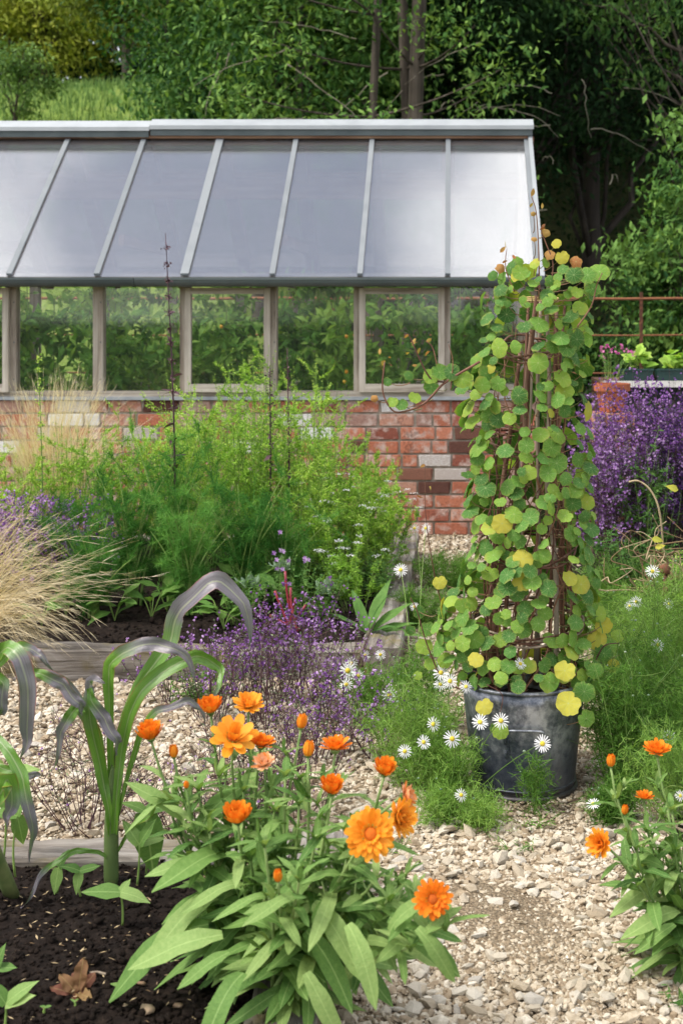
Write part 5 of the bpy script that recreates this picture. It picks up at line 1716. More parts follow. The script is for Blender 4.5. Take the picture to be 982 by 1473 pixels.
# ================================================================== RIGHT SIDE GREENERY
def right_side():
    # pink flowers in the terracotta pot
    c = at(876, 592, 8.6) + (0, 0, .2)
    spiky("pot_plant", "small pink flowered plant in the terracotta pot", "pot plant", c, .24, .17, 16, LF, L_MID, S_GREEN, 140, .035, None, r=.0016, top=BLOS, topn=60, tops=.018, tmat=P_PINK, tfrom=.85)
    # marrow seedlings in trays
    for (x, l) in ((1.2, "broad leaved seedling in the leftmost tray on the bench"), (1.48, "light green broad leaved plant in the middle seed tray"), (1.66, "taller light green plant at the right of the middle tray"), (1.85, "light green plant in the rightmost seed tray")):
        t, P = spiky("seedling", l, "seedling", (x, 9.22, 1.06), .21, .13, 9, T_leaf(.9, 4, .1, .2, .7), L_LIME, S_GREEN, 46, .10, "seedlings in the trays", r=.0025, leaf_from=.5, lup=(0, -.5, 1))
    # chamomile masses right of the tub, then left of it
    Gc = "feathery chamomile right of the tub"
    feathery("chamomile_plant", "feathery chamomile close against the tub's right side", grd(905, 1150, 0), .46, .13, 24, [(780, 1070, 4.1, 25)][:0] + [(853, 1157, 3.98, 21)], Gc, buds=10)
    feathery("chamomile_plant", "feathery chamomile at the right with a daisy by the orange flower", grd(940, 1120, 0), .52, .24, 34, [(962, 1061, 4.25, 21), (946, 928, 4.6, 20)], Gc, buds=12)
    feathery("chamomile_plant", "tall loose chamomile behind the trailing nasturtium leaves", grd(905, 1060, 0), .60, .24, 34, [(905, 872, 5.1, 14)], Gc, buds=12)
    feathery("chamomile_plant", "chamomile with small daisies near the iron stake", grd(960, 980, 0), .52, .26, 34, [(938, 822, 5.3, 20), (915, 866, 5.4, 18), (962, 869, 5.5, 16)], Gc, buds=10)
    feathery("chamomile_plant", "chamomile in the lower right corner below the orange flowers", grd(1000, 1190, 0), .36, .2, 22, [(978, 1145, 3.7, 16)], Gc, buds=4)
    feathery("chamomile_plant", "low chamomile tuft on the path right of the tub", grd(885, 1188, 0), .13, .07, 12, [], Gc, buds=5)
    feathery("chamomile_plant", "feathery green mass at the right edge behind the orange flower", grd(1010, 1060, 0), .6, .25, 32, [], Gc, buds=8)
    feathery("chamomile_plant", "far chamomile growth at the foot of the lavender", grd(880, 900, 0), .30, .3, 34, [(905, 868, 6.0, 12)], Gc, buds=10)
    feathery("chamomile_plant", "far chamomile below the tangled dry vine", grd(950, 890, 0), .34, .3, 34, [], Gc, buds=10)
    for (x, y, l, m) in ((1.15, 6.2, "leafy green weed under the tangled dry vine", L_LIME), (1.0, 5.7, "light green weed behind the trailing nasturtium", L_LIME), (1.05, 7.6, "green leafed sage at the right beside the lavender", L_MID), (1.35, 6.8, "green shrub at the right edge under the lavender", L_MID), (.85, 6.8, "weed between the lavender and the nasturtium column", L_MID)):
        spiky("herb_plant", l, "herb", (x, y, .02), .48 if y < 7 else .85, .24, 26, LF, m, S_GREEN, 1300, .045, "green herbs at the right", r=.002, branch=2)
    Gl = "feathery chamomile left of the tub"
    feathery("chamomile_plant", "daisy flowered chamomile in front of the tub's left side", grd(640, 1160, 0), .24, .12, 14, [(690, 1039, 4.05, 24), (720, 1037, 4.05, 24), (663, 1144, 3.95, 19), (780, 1070, 4.0, 25), (650, 1063, 4.0, 25)], Gl, buds=12)
    feathery("chamomile_plant", "daisy flowered chamomile left of the tub", grd(592, 1140, 0), .36, .14, 20, [(609, 1068, 4.15, 21), (582, 1081, 4.15, 20), (623, 1042, 4.25, 22), (647, 980, 4.3, 22), (634, 968, 4.4, 24)], Gl, buds=12)
    feathery("chamomile_plant", "daisies at the foot of the sleeper corner", grd(530, 1050, 0), .22, .12, 12, [(500, 965, 5.0, 26), (547, 942, 5.3, 16), (525, 943, 5.3, 15), (515, 972, 5.0, 20), (560, 1000, 4.8, 24), (498, 985, 4.95, 20), (505, 955, 5.1, 20)], Gl, buds=10)
    feathery("chamomile_plant", "thin chamomile between the sleeper corner and the tub", grd(590, 1060, 0), .34, .16, 20, [(633, 985, 4.6, 20), (670, 988, 4.2, 18), (748, 955, 4.2, 18), (576, 820, 6.3, 20), (612, 760, 7.0, 16)], Gl, buds=10)
    feathery("chamomile_plant", "low bushy chamomile in front of the tub at left", grd(665, 1190, 0), .12, .10, 14, [], Gl, buds=6)
    feathery("chamomile_plant", "chamomile stem crossing the lower middle of the tub", at(768, 1165, 4.15) * (1, 1, 0), .22, .05, 3, [], Gl, buds=4, nl=260)
    feathery("chamomile_plant", "greenery at the foot of the brick wall beside the column", grd(640, 850, 0), .22, .2, 22, [(596, 873, 6.5, 14)], Gl, buds=6)
    feathery("chamomile_plant", "low greenery along the outer side of the right sleeper", grd(605, 905, 0), .22, .12, 18, [(596, 760, 7.2, 16)], Gl, buds=6)
    spiky("herb_plant", "tall loose green stems between the tub and the sleeper corner", "herb", grd(615, 1090, 0), .30, .13, 16, D3, L_MID, S_GREEN, 700, .05, None, r=.0015)
    spiky("herb_plant", "small grey green cover plant below the front sleeper", "herb", grd(290, 1015, 0), .17, .2, 26, LF, L_MID, S_GREEN, 500, .030, None, r=.0015)
    # tangled dry vine
    b = at(958, 900, 5.75) * (1, 1, 0)
    t = thing("dry_vine", "tangled dry brown climbing stems at the right edge above the stake", "dry vine", b)
    v = []
    for k in range(26):
        P = [b + (N(.03), N(.03), .02)]
        p = at(U(935, 985), U(800, 860), 5.75); P.append(p)
        for s in range(5):
            p = p + np.array((N(.09), N(.05), U(-.04, .10))); P.append(p)
        v.append(curve(P, 34))
    MB().tubes(np.array(v), np.linspace(.0032, .0014, 34)[None] * U(.6, 1.3, (26, 1)), 5, tint=U(0, 1, 26)).build("stems", L_DRY, t, smooth=True)
    P = curve([at(904, 693, 5.7), at(918, 692, 5.7), at(935, 705, 5.7), at(948, 735, 5.7), at(955, 800, 5.75)], 20)
    MB().tubes(P, .004, 6, tint=1.0).build("arching_stem", L_DRY, t, smooth=True)
    me = MB().add(T_leaf(.6, 4, .1, .3, .7), [(0, 0, 0)]).mesh("leaf", L_YEL)
    for (px_, py_) in ((975, 705), (937, 775), (942, 788)):
        put("leaf", me, t, frames(np.array([(N(1), -.3, N(1))]), np.array((0, -1., .5)))[0], at(px_, py_, 5.7), U(.035, .055))
right_side()

# ================================================================== NASTURTIUM ON THE OBELISK
def nasturtium():
    t = thing("nasturtium_plant", "climbing nasturtium with round green and yellowing leaves covering the stick obelisk", "climbing plant", TC + (0, 0, .27))
    Yc = TC[1]
    # half silhouette of the leafy column: photo row, left px, right px
    rows = [(372, 735, 800), (395, 712, 868), (430, 690, 866), (470, 690, 858), (520, 672, 856), (560, 648, 852), (620, 668, 858), (700, 664, 862), (760, 664, 862), (800, 672, 864), (850, 645, 870), (900, 615, 878), (940, 622, 880), (975, 648, 868), (1000, 690, 860)]
    R = np.array(rows, float)
    fl = [MB().add(T_round(28, l + 1, c * .5, .028, s, nt), [(0, 0, 0)]).mesh("leaf", L_NAST, smooth=True) for l, c, s, nt in ((5, .25, 1, 1), (6, .4, 2, .6), (5, .1, 3, 1), (7, .5, 4, .4), (5, -.15, 5, 1), (6, .6, 6, .8))]
    yl = [MB().add(T_round(28, l + 1, c * .5, .028, s, nt), [(0, 0, 0)]).mesh("yellow_leaf", L_YEL, smooth=True) for l, c, s, nt in ((5, .3, 1, 1), (6, .1, 2, .6))]
    rl = [MB().add(T_round(14, 5, .7, .08, 7, .5), [(0, 0, 0)]).mesh("red_leaf", L_RED, smooth=True)]
    spots = []                                          # (p, normal, size, kind)
    pts_used = []
    def leaf(p, nrm, sz, kind=0):
        spots.append((np.array(p, float), norm(np.array(nrm, float)), sz, kind))
    n = 0
    tries = 0
    gaps = [(745, 540, 28, 70), (722, 700, 13, 70), (700, 870, 16, 40), (800, 780, 12, 60), (806, 880, 12, 40), (765, 470, 26, 26), (772, 700, 9, 60), (735, 620, 14, 60), (765, 930, 26, 16), (822, 640, 8, 50), (790, 540, 10, 40)]
    while n < 300 and tries < 12000:
        tries += 1
        py_ = U(376, 985)
        l_, r_ = np.interp(py_, R[:, 0], R[:, 1]), np.interp(py_, R[:, 0], R[:, 2])
        px_ = U(l_ + 8, r_ - 8)
        if any(abs(px_ - q[0]) < q[2] and abs(py_ - q[1]) < q[3] for q in gaps) and U(0, 1) < .93:
            continue
        mc = (l_ + r_) / 2; hw = (r_ - l_) / 2
        k = (px_ - mc) / hw
        dep = math.sqrt(max(0.02, 1 - k * k))
        y = Yc - min(hw, 100) * Yc / F * dep * U(.72, 1.04)
        sz = U(.043, .069) * (1 if py_ > 440 else .85)
        if U(0, 1) < .25:
            sz *= .65
        if any((px_ - a) ** 2 + (py_ - b) ** 2 < (sz * 460 * .56) ** 2 for a, b in pts_used):
            continue
        pts_used.append((px_, py_))
        nrm = (k * .8 + N(.42), -dep * .9 + N(.25), U(-.1, .95))
        leaf(at(px_, py_, y), nrm, sz)
        n += 1
    # yellow leaves and stray ones, where the photograph has them
    for (px_, py_, s, kd, Y) in ((722, 753, 27, 1, 4.2), (752, 804, 26, 2, 4.2), (752, 835, 28, 2, 4.2), (812, 965, 27, 1, 4.18), (817, 1012, 32, 1, 4.16), (696, 1017, 22, 1, 4.2), (684, 949, 20, 1, 4.2), (752, 905, 24, 2, 4.2), (632, 838, 18, 1, 4.4), (840, 995, 28, 0, 4.2), (843, 1034, 22, 0, 4.2), (881, 958, 18, 1, 4.4), (882, 985, 16, 1, 4.5), (868, 900, 22, 2, 4.4), (858, 920, 26, 2, 4.4),
                                (720, 1052, 22, 0, 4.1), (713, 1048, 16, 0, 4.12), (745, 988, 20, 0, 4.15), (720, 975, 18, 0, 4.15), (614, 905, 20, 0, 4.6), (640, 880, 20, 0, 4.5), (610, 930, 22, 0, 4.6), (640, 925, 22, 0, 4.4), (655, 900, 22, 0, 4.4), (603, 880, 18, 2, 4.6), (618, 955, 16, 0, 4.6), (665, 930, 24, 0, 4.3), (590, 906, 14, 0, 4.7), (640, 950, 20, 0, 4.4), (601, 972, 12, 0, 4.6),
                                (564, 578, 15, 0, 4.2), (577, 582, 17, 0, 4.2), (596, 572, 17, 0, 4.2), (538, 573, 10, 3, 4.2), (557, 549, 12, 0, 4.2), (588, 540, 14, 0, 4.2), (620, 540, 22, 0, 4.2), (632, 535, 24, 0, 4.2), (620, 556, 20, 0, 4.25), (648, 535, 24, 0, 4.2), (665, 545, 24, 0, 4.2),
                                (785, 334, 12, 3, 4.3), (790, 365, 15, 3, 4.3), (768, 343, 8, 3, 4.3), (800, 350, 13, 4, 4.3), (808, 370, 18, 4, 4.3), (828, 376, 17, 3, 4.3), (720, 385, 14, 3, 4.3), (862, 390, 26, 0, 4.3), (845, 395, 24, 0, 4.25), (708, 396, 14, 0, 4.3), (767, 307, 7, 3, 4.3), (852, 415, 20, 0, 4.3), (825, 395, 24, 0, 4.2), (748, 392, 22, 0, 4.25),
                                (895, 940, 18, 0, 4.5), (875, 930, 22, 0, 4.4), (860, 880, 24, 0, 4.4), (888, 915, 18, 2, 4.5), (868, 940, 24, 0, 4.35), (855, 965, 22, 0, 4.25), (862, 985, 24, 0, 4.3)):
        leaf(at(px_, py_, Y), (N(.2), -1, U(.1, .6)), s * 1.12 * Y / F, kd)
    me = {0: fl, 1: yl, 2: yl, 3: rl, 4: yl}
    fr = MB()
    tfr = [T_round(20, 6, .15, .028, 40 + i, .8) for i in range(3)]
    for i_, (p, nr, s, kd) in enumerate(spots):
        a = U(-.9, .9)
        up = np.array((sin(a), 0, cos(a)))
        M = frames(np.cross(nr, np.cross(up, nr))[None], nr)[0]
        if kd == 2 and U(0, 1) < .4:
            kd = 0
        if i_ < 84:                                     # past about 300 leaves the rest is one part
            fr.add(tfr[i_ % 3], [p], M=M[None], S=s, tint=float(np.clip(.5 + N(.22), 0, 1)))
        else:
            put("leaf", random.choice(me[kd]), t, M, p, s)
    fr.build("small_leaves", L_NAST, t, smooth=True, kind='stuff')
    # leaves on the far side and inside the column, too many to pick apart
    n = 230
    py_ = U(385, 990, n)
    l_, r_ = np.interp(py_, R[:, 0], R[:, 1]), np.interp(py_, R[:, 0], R[:, 2])
    mc, hw = (l_ + r_) / 2, (r_ - l_) / 2
    a = U(0, pi, n)
    rr_ = U(.7, 1.0, n)
    P = np.column_stack([(mc + hw * np.cos(a) * rr_ - CX) * Yc / F, Yc + np.minimum(hw, 100) * Yc / F * np.sin(a) * rr_, CH - (py_ - CY) * Yc / F])
    P[:, 1] = np.maximum(P[:, 1], Yc + .03)
    nr = norm(np.column_stack([np.cos(a), np.sin(a), U(.1, .7, n)]) + N(.25, (n, 3)))
    up = norm(np.column_stack([N(.5, n), N(.3, n), np.ones(n)]))
    mb = MB()
    for i in range(3):
        k = slice(i, None, 3)
        mb.add(T_round(12, 5, .3, .07, i, .7), P[k], D=np.cross(nr, np.cross(up, nr))[k], Up=nr[k], S=U(.05, .085, len(P[k])), tint=np.clip(rng.normal(.42, .2, len(P[k])), 0, 1))
    mb.build("back_leaves", L_NAST, t, smooth=True, kind='stuff')
    # petioles and twining stems
    St = []
    for k in range(30):
        x0 = U(-.13, .13); ph = U(0, 6); A = U(.06, .15)
        z = np.linspace(.28, U(.8, 1.60), 26)
        rad = np.interp(z, [.3, 1.65], [.15, .085])
        ang = ph + z * U(1.5, 4.5) * random.choice((-1, 1))
        St.append(np.column_stack([TC[0] + .02 + rad * np.cos(ang) + .012 * np.sin(z * 23 + k), TC[1] + rad * np.sin(ang) * .95, z]))
    MB().tubes(np.array(St), np.linspace(.0042, .0018, 26)[None] * U(.6, 1.2, (30, 1)), 5, tint=U(0, 1, 30)).build("stems", S_BROWN, t, smooth=True)
    pe = []
    for (p, nr, s, kd) in spots:
        c = np.array((TC[0] + .03, TC[1], p[2] - U(.02, .09)))
        d = p - c
        c = c + d * (U(.25, .6) if np.linalg.norm(d[:2]) < .3 else .85)
        pe.append(bez(c, (c + p) / 2 + (N(.012), 0, -.02), p - nr * .003, 7)[0])
    pe = np.array(pe)
    MB().tubes(pe, np.linspace(.0016, .0011, 7)[None], 4, cap=False, tint=U(0, 1, len(pe))).build("leaf_stalks", plain("nasturtium_stalk", (0.12, 0.16, 0.05), (0.28, 0.16, 0.09), 30), t, smooth=True, kind='stuff')
    # long wandering shoots
    def shoot(pts, Y, r, nm="shoot"):
        P = curve([at(x, y, Y + (d[0] if d else 0)) for x, y, *d in pts], 30)
        MB().tubes(P, np.linspace(r, r * .5, 30), 6).build(nm, S_BROWN, t, smooth=True)
    shoot([(690, 520), (640, 550), (610, 580), (575, 593), (560, 585), (550, 560), (553, 520)], 4.2, .0042)
    shoot([(640, 550), (620, 545), (605, 520), (592, 490), (587, 480)], 4.2, .003)
    shoot([(640, 550), (630, 530), (622, 500), (612, 490)], 4.22, .0024)
    shoot([(775, 430), (775, 380), (773, 330), (770, 300), (764, 282)], 4.3, .0026)
    shoot([(790, 420), (795, 380), (785, 350), (778, 330), (784, 322)], 4.3, .0024)
    shoot([(740, 420), (728, 390), (727, 370), (729, 357)], 4.3, .002)
    shoot([(645, 905), (630, 850), (620, 800), (612, 740), (611, 668)], 4.45, .0022)
    shoot([(688, 1000), (640, 980), (615, 930), (600, 880), (590, 860)], 4.4, .003)
    shoot([(830, 470), (850, 440), (858, 410), (866, 392)], 4.25, .0026)
    shoot([(820, 990), (850, 960), (868, 930), (890, 925)], 4.35, .003)
    shoot([(700, 985), (722, 1000), (718, 1030), (714, 1050)], 4.14, .0016)
    shoot([(648, 560), (651, 520), (645, 495)], 4.2, .002)
    # seed knots and shrivelled leaflets on the bare shoots
    q = []
    for (x, y) in ((553, 518), (546, 510), (560, 512), (587, 480), (592, 497), (604, 500), (611, 512), (600, 525), (764, 282), (729, 357), (719, 363), (737, 366), (722, 378), (784, 322), (779, 300), (762, 298), (776, 330), (545, 525), (562, 526), (585, 510), (613, 492), (598, 487), (611, 668), (617, 700), (608, 716)):
        q.append(at(x, y, 4.22 if y > 400 else 4.3))
    q = np.array(q)
    MB().add(T_leaf(.6, 3, .2, .3), q, D=dirs(len(q), .2), Up=rng.normal(size=(len(q), 3)), S=U(.014, .026, len(q)), tint=U(0, 1, len(q))).build("withered_leaves", L_RED, t, kind='stuff')
nasturtium()

# ================================================================== POT MARIGOLDS
def head_mesh(rows, n, w, mat, name):
    """rows: (elevation, radius start, length)"""
    mb = MB()
    for (el, r0, L, dr) in rows:
        p = T_petal(w, dr)
        a = np.arange(n) * 2 * pi / n + U(0, 1) + N(.05, n)
        e = el + N(.10, n)
        D = np.column_stack([np.cos(a) * np.cos(e), np.sin(a) * np.cos(e), np.sin(e)])
        Un = np.column_stack([-np.cos(a) * np.sin(e), -np.sin(a) * np.sin(e), np.cos(e)])
        mb.add(p, np.column_stack([np.cos(a), np.sin(a), np.zeros(n)]) * r0, D=D, Up=Un, S=L * U(.88, 1.08, n), tint=np.clip(rng.normal(.5, .22, n), 0, 1))
    return mb.mesh(name, mat)
# heads are made for a width of 1
H_OPEN = [head_mesh([(.08, .10, .40, .14), (.22, .09, .37, .07), (.42, .08, .30, 0), (.75, .07, .19, -.1)], 17, .36, m, "flower_head") for m in (P_LORG, P_ORG)]
H_HALF = [head_mesh([(.45, .09, .46, .0), (.75, .08, .42, -.1), (1.1, .06, .32, -.2)], 15, .38, m, "flower_head") for m in (P_ORG, P_LORG, P_FADE)]
H_CUP = [head_mesh([(.45, .12, .52, -.5), (.65, .12, .50, -.5), (.9, .10, .46, -.5), (1.2, .08, .42, -.3)], 14, .46, m, "flower_head") for m in (P_ORG,)]
H_BUD = [head_mesh([(.95, .22, .62, -.75), (1.15, .16, .66, -.7), (1.3, .08, .68, -.5)], 11, .5, m, "flower_head") for m in (P_ORG,)]
H_STAR = [head_mesh([(.25, .08, .46, .05), (.6, .07, .44, .0), (1.1, .05, .36, -.2)], 8, .5, m, "flower_head") for m in (P_LORG,)]
C_DISC = dome_mesh("disc", .13, .045, P_CORE)
C_CALYX = None
def calyx_mesh():
    mb = MB(); n = 13
    a = np.arange(n) * 2 * pi / n
    p = T_leaf(.35, 3, .2, -.5, .8, base=.6)
    D = np.column_stack([np.cos(a) * .8, np.sin(a) * .8, np.full(n, .6)])
    mb.add(p, np.column_stack([np.cos(a), np.sin(a), np.zeros(n)]) * .05 + (0, 0, -.10), D=D, Up=np.column_stack([-np.cos(a), -np.sin(a), np.full(n, .8)]), S=.26, tint=.7)
    lathe(mb, [(0.03, -.16), (.10, -.12), (.17, -.03), (.15, .02), (0.0, .03)], (0, 0, 0), 12)
    return mb.mesh("calyx", L_CAL)
C_CALYX = calyx_mesh()
LC = [MB().add(T_leaf(w, 8, f, d, s, wave=wv, base=.35, pw=.6, sb=sb, curl=cu), [(0, 0, 0)]).mesh("leaf", L_CAL, smooth=True) for w, f, d, s, wv, sb, cu in ((.34, .2, .45, 1.4, .06, .12, .5), (.40, .14, .7, 1.6, .08, -.15, .8), (.30, .25, .25, 1.3, .05, -.08, .3), (.38, .12, .95, 1.7, .07, .2, 1.0), (.34, .2, -.1, 1.4, .06, .1, -.6), (.36, .3, .5, 1.5, .10, -.2, .6))]

def flower(t, p, axis, w_, kind):
    ax = norm(np.array(axis, float))
    M = frames(np.cross(ax, norm(rng.normal(size=3)))[None], ax)[0]
    src, disc = {'open': (H_OPEN[0], 1), 'openo': (H_OPEN[1], 1), 'half': (H_HALF[0], 1), 'halfl': (H_HALF[1], 1), 'fade': (H_HALF[2], 0), 'cup': (H_CUP[0], 1), 'bud': (H_BUD[0], 0), 'star': (H_STAR[0], 1)}[kind]
    o = put("flower_head", src, t, M, p, w_)
    if disc:
        put("disc", C_DISC, o, np.eye(3), (0, 0, .06 if kind != 'cup' else .2), 1.0, local=True)
    put("calyx", C_CALYX, o, np.eye(3), (0, 0, 0), 1.25 if kind == 'bud' else 1.0, local=True)

def marigold(label, base, flowers, rosette, extra=(), nleaf=9, lsz=.088, droplets=0):
    b = np.array(base, float)
    t = thing("marigold_plant", label, "marigold", b, "orange pot marigolds")
    mb = MB()
    for (px_, py_, Y, w_, kind, ax) in flowers:
        p = at(px_, py_, Y)
        wd = w_ * Y / F
        axn = norm(np.array(ax, float))
        tip = p - axn * wd * .12
        hv = np.linalg.norm((p - b)[:2])
        m1 = b * .45 + tip * .55 + (N(.02), N(.02), -.02) if hv < .25 else b * .5 + tip * .5 + (0, 0, .06)
        end = tip - axn * .02
        P = bez(b + rng.normal(size=3) * (.02, .02, 0), m1, end, 12)[0]
        P[-1] = tip
        mb.tubes(P, np.linspace(.0052, .0026, 12), 6, tint=U(.2, .9))
        # leaves up the stem
        L = np.linalg.norm(np.diff(P, axis=0), axis=1).sum()
        nl = max(3, int(L / .034)) if nleaf else 0
        a = U(0, 6)
        for k in range(nl):
            s = .10 + .82 * k / nl
            i = int(s * 11); f = s * 11 - i
            q = P[i] * (1 - f) + P[i + 1] * f
            tg = norm(P[i + 1] - P[i])
            a += 2.4
            side = np.array((cos(a), sin(a), 0))
            D = norm(side + tg * U(.4, 1.0))
            sz = lsz * (1.35 - .7 * s) * U(.8, 1.2)
            put("leaf", random.choice(LC), t, frames(D[None], tg + np.array((0, 0, .4)))[0], q, sz)
            if s > .45 and U(0, 1) < .35:              # side shoot of small leaves
                q2 = q + norm(side * .6 + np.array((0, 0, 1))) * U(.03, .07)
                mb.tubes(np.array([q, (q + q2) / 2 + (0, 0, -.004), q2]), .0018, 5)
                for j in range(4):
                    b_ = U(0, 6)
                    put("leaf", random.choice(LC), t, frames(np.array([(cos(b_) * .5, sin(b_) * .5, 1)]), np.array((-cos(b_), -sin(b_), .5)))[0], q2 - (0, 0, .01), U(.025, .045))
        if kind:
            flower(t, p, ax, wd, kind)
        else:
            for j in range(5):
                b_ = j * 1.26 + U(0, .5)
                put("leaf", random.choice(LC), t, frames(np.array([(cos(b_) * .5, sin(b_) * .5, .9)]), np.array((-cos(b_), -sin(b_), .5)))[0], tip - (0, 0, .01), U(.035, .06))
    for (dx, dy, dz, L, h) in rosette:
        D = np.array((dx, dy, dz), float)
        q = b + (dx * .02, dy * .02, h)
        put("leaf", LC[random.choice((0, 1, 3, 5))], t, frames(D[None], np.array((-dx * .3, -dy * .3, 1.)))[0], q, L)
    for (x0, y0, x1, y1, Y0, Y1) in extra:              # single large leaves, base and tip
        A, B = at(x0, y0, Y0), at(x1, y1, Y1)
        L = np.linalg.norm(B - A)
        put("leaf", random.choice(LC[:2]), t, frames((B - A + (0, 0, .25 * L))[None], np.array((0, -.7, 1.)))[0], A, L * 1.06)
    mb.build("stems", S_CAL, t, smooth=True)
    return t

UPF = (0, -.35, 1)
def ros(n, L, h=.0):
    r = []
    for k in range(n):
        a = k * 2.4 + N(.2)
        r.append((cos(a), sin(a), U(.15, 1.3), L * U(.75, 1.2), U(0, h)))
    return r

B1 = grd(405, 1450, .125); B2 = grd(350, 1400, .125); B3 = grd(470, 1385, .125)
marigold("tall pot marigold in the near bed carrying the two big open light orange flowers", B1, [
    (532, 1200, 2.50, 74, 'open', (.12, -1, .42)), (572, 1177, 2.58, 56, 'halfl', (.75, -.5, .3)), (580, 1147, 2.62, 40, 'fade', (.8, -.2, .2)),
    (477, 1140, 2.62, 38, 'cup', (.05, -.2, 1)), (553, 1113, 2.7, 36, 'cup', (.1, -.25, 1)), (400, 1266, 2.5, 20, 'bud', (0, -.5, 1)),
    (430, 1150, 2.7, 20, None, UPF), (500, 1230, 2.6, 20, None, UPF), (455, 1200, 2.6, 20, None, UPF), (380, 1210, 2.6, 20, None, UPF), (540, 1260, 2.55, 20, None, UPF), (430, 1260, 2.5, 20, None, UPF), (520, 1190, 2.7, 20, None, UPF), (410, 1110, 2.75, 20, None, UPF), (443, 1086, 2.72, 24, 'bud', (.05, -.1, 1)), (482, 1078, 2.75, 46, 'half', (.05, -.1, 1))],
    ros(26, .092, .12), extra=[(440, 1340, 500, 1430, 2.6, 2.52), (560, 1320, 638, 1390, 2.5, 2.45), (450, 1300, 510, 1380, 2.6, 2.5), (440, 1400, 470, 1480, 2.55, 2.48), (350, 1400, 290, 1480, 2.55, 2.45)])
marigold("pot marigold left in the clump with the star shaped flower and several cups", B2, [
    (335, 1063, 2.82, 66, 'star', (.25, -.55, .8)), (303, 1024, 2.95, 37, 'cup', (0, -.2, 1)), (357, 1016, 2.95, 44, 'halfl', (.1, -.45, .9)), (217, 1062, 2.9, 41, 'cup', (-.1, -.2, 1)),
    (250, 1088, 2.9, 20, 'bud', (0, -.1, 1)), (375, 1073, 2.85, 42, 'half', (.15, -.15, 1)), (433, 1046, 2.85, 23, 'bud', (.1, -.1, 1)), (380, 1100, 2.8, 34, 'fade', (-.1, -.4, .9)), (342, 1181, 2.65, 44, 'cup', (0, -.3, 1)), (268, 1133, 2.8, 12, 'bud', (0, -.2, 1)), (285, 1130, 2.85, 20, None, UPF), (240, 1150, 2.9, 20, None, UPF), (315, 1110, 2.85, 20, None, UPF), (350, 1130, 2.8, 20, None, UPF), (300, 1190, 2.8, 20, None, UPF), (360, 1230, 2.7, 20, None, UPF), (395, 1160, 2.75, 20, None, UPF)],
    ros(26, .095, .12), extra=[(300, 1330, 165, 1390, 2.75, 2.7), (320, 1345, 200, 1400, 2.65, 2.6), (310, 1290, 230, 1340, 2.8, 2.7), (330, 1370, 270, 1420, 2.6, 2.55), (300, 1240, 225, 1262, 2.8, 2.75), (330, 1225, 260, 1262, 2.85, 2.7), (265, 1180, 200, 1140, 2.9, 2.85), (280, 1200, 340, 1120, 2.85, 2.85)])
marigold("low pot marigold leaning over the timber edge with one open flower above the gravel", B3, [
    (622, 1294, 2.42, 56, 'openo', (.05, -1, .45)), (640, 1330, 2.42, 20, None, UPF), (560, 1290, 2.5, 20, None, UPF), (590, 1360, 2.45, 20, None, UPF)],
    ros(16, .10, .08), extra=[(600, 1335, 640, 1400, 2.42, 2.38), (560, 1340, 600, 1290, 2.45, 2.42), (500, 1330, 540, 1425, 2.5, 2.42), (610, 1345, 640, 1318, 2.42, 2.4)])
B4 = grd(1000, 1400, .0)
marigold("pot marigold at the right edge with an orange flower hanging over the gravel", B4, [
    (865, 1214, 3.05, 42, 'halfl', (-.6, -.6, .3)), (945, 1083, 3.3, 42, 'half', (0, -.2, 1)), (878, 1101, 3.25, 19, 'bud', (0, -.2, 1)), (926, 1149, 3.2, 28, 'half', (.1, -.1, 1)), (898, 1170, 3.2, 15, 'bud', (0, -.3, 1)), (1010, 1120, 3.2, 40, 'cup', (0, 0, 1)), (930, 1190, 3.1, 20, None, UPF), (965, 1160, 3.15, 20, None, UPF), (915, 1215, 3.05, 20, None, UPF), (970, 1220, 3.1, 20, None, UPF)],
    ros(16, .15, .1), extra=[(970, 1330, 930, 1370, 3.05, 3.0), (975, 1310, 925, 1345, 3.1, 3.0), (955, 1250, 905, 1225, 3.1, 3.1), (960, 1270, 900, 1290, 3.15, 3.1)])
b5 = grd(975, 1462, 0)
spiky("herb_plant", "tiny weed seedling in the bottom right corner of the gravel", "weed", b5 + (0, 0, 0), .07, .06, 8, LF, L_MID, S_GREEN, 40, .035, None, r=.0012)
for (px_, py_, l) in ((560, 1228, "faint weed sprig on the gravel below the tub"), (740, 1225, "small grassy weed tuft on the gravel in front of the tub"), (770, 1192, "tiny weed by the tub's base")):
    spiky("weed", l, "weed", grd(px_, py_, .01), .05, .06, 9, D3, L_CHAM, S_GREEN, 70, .025, "small weeds on the gravel", r=.001)

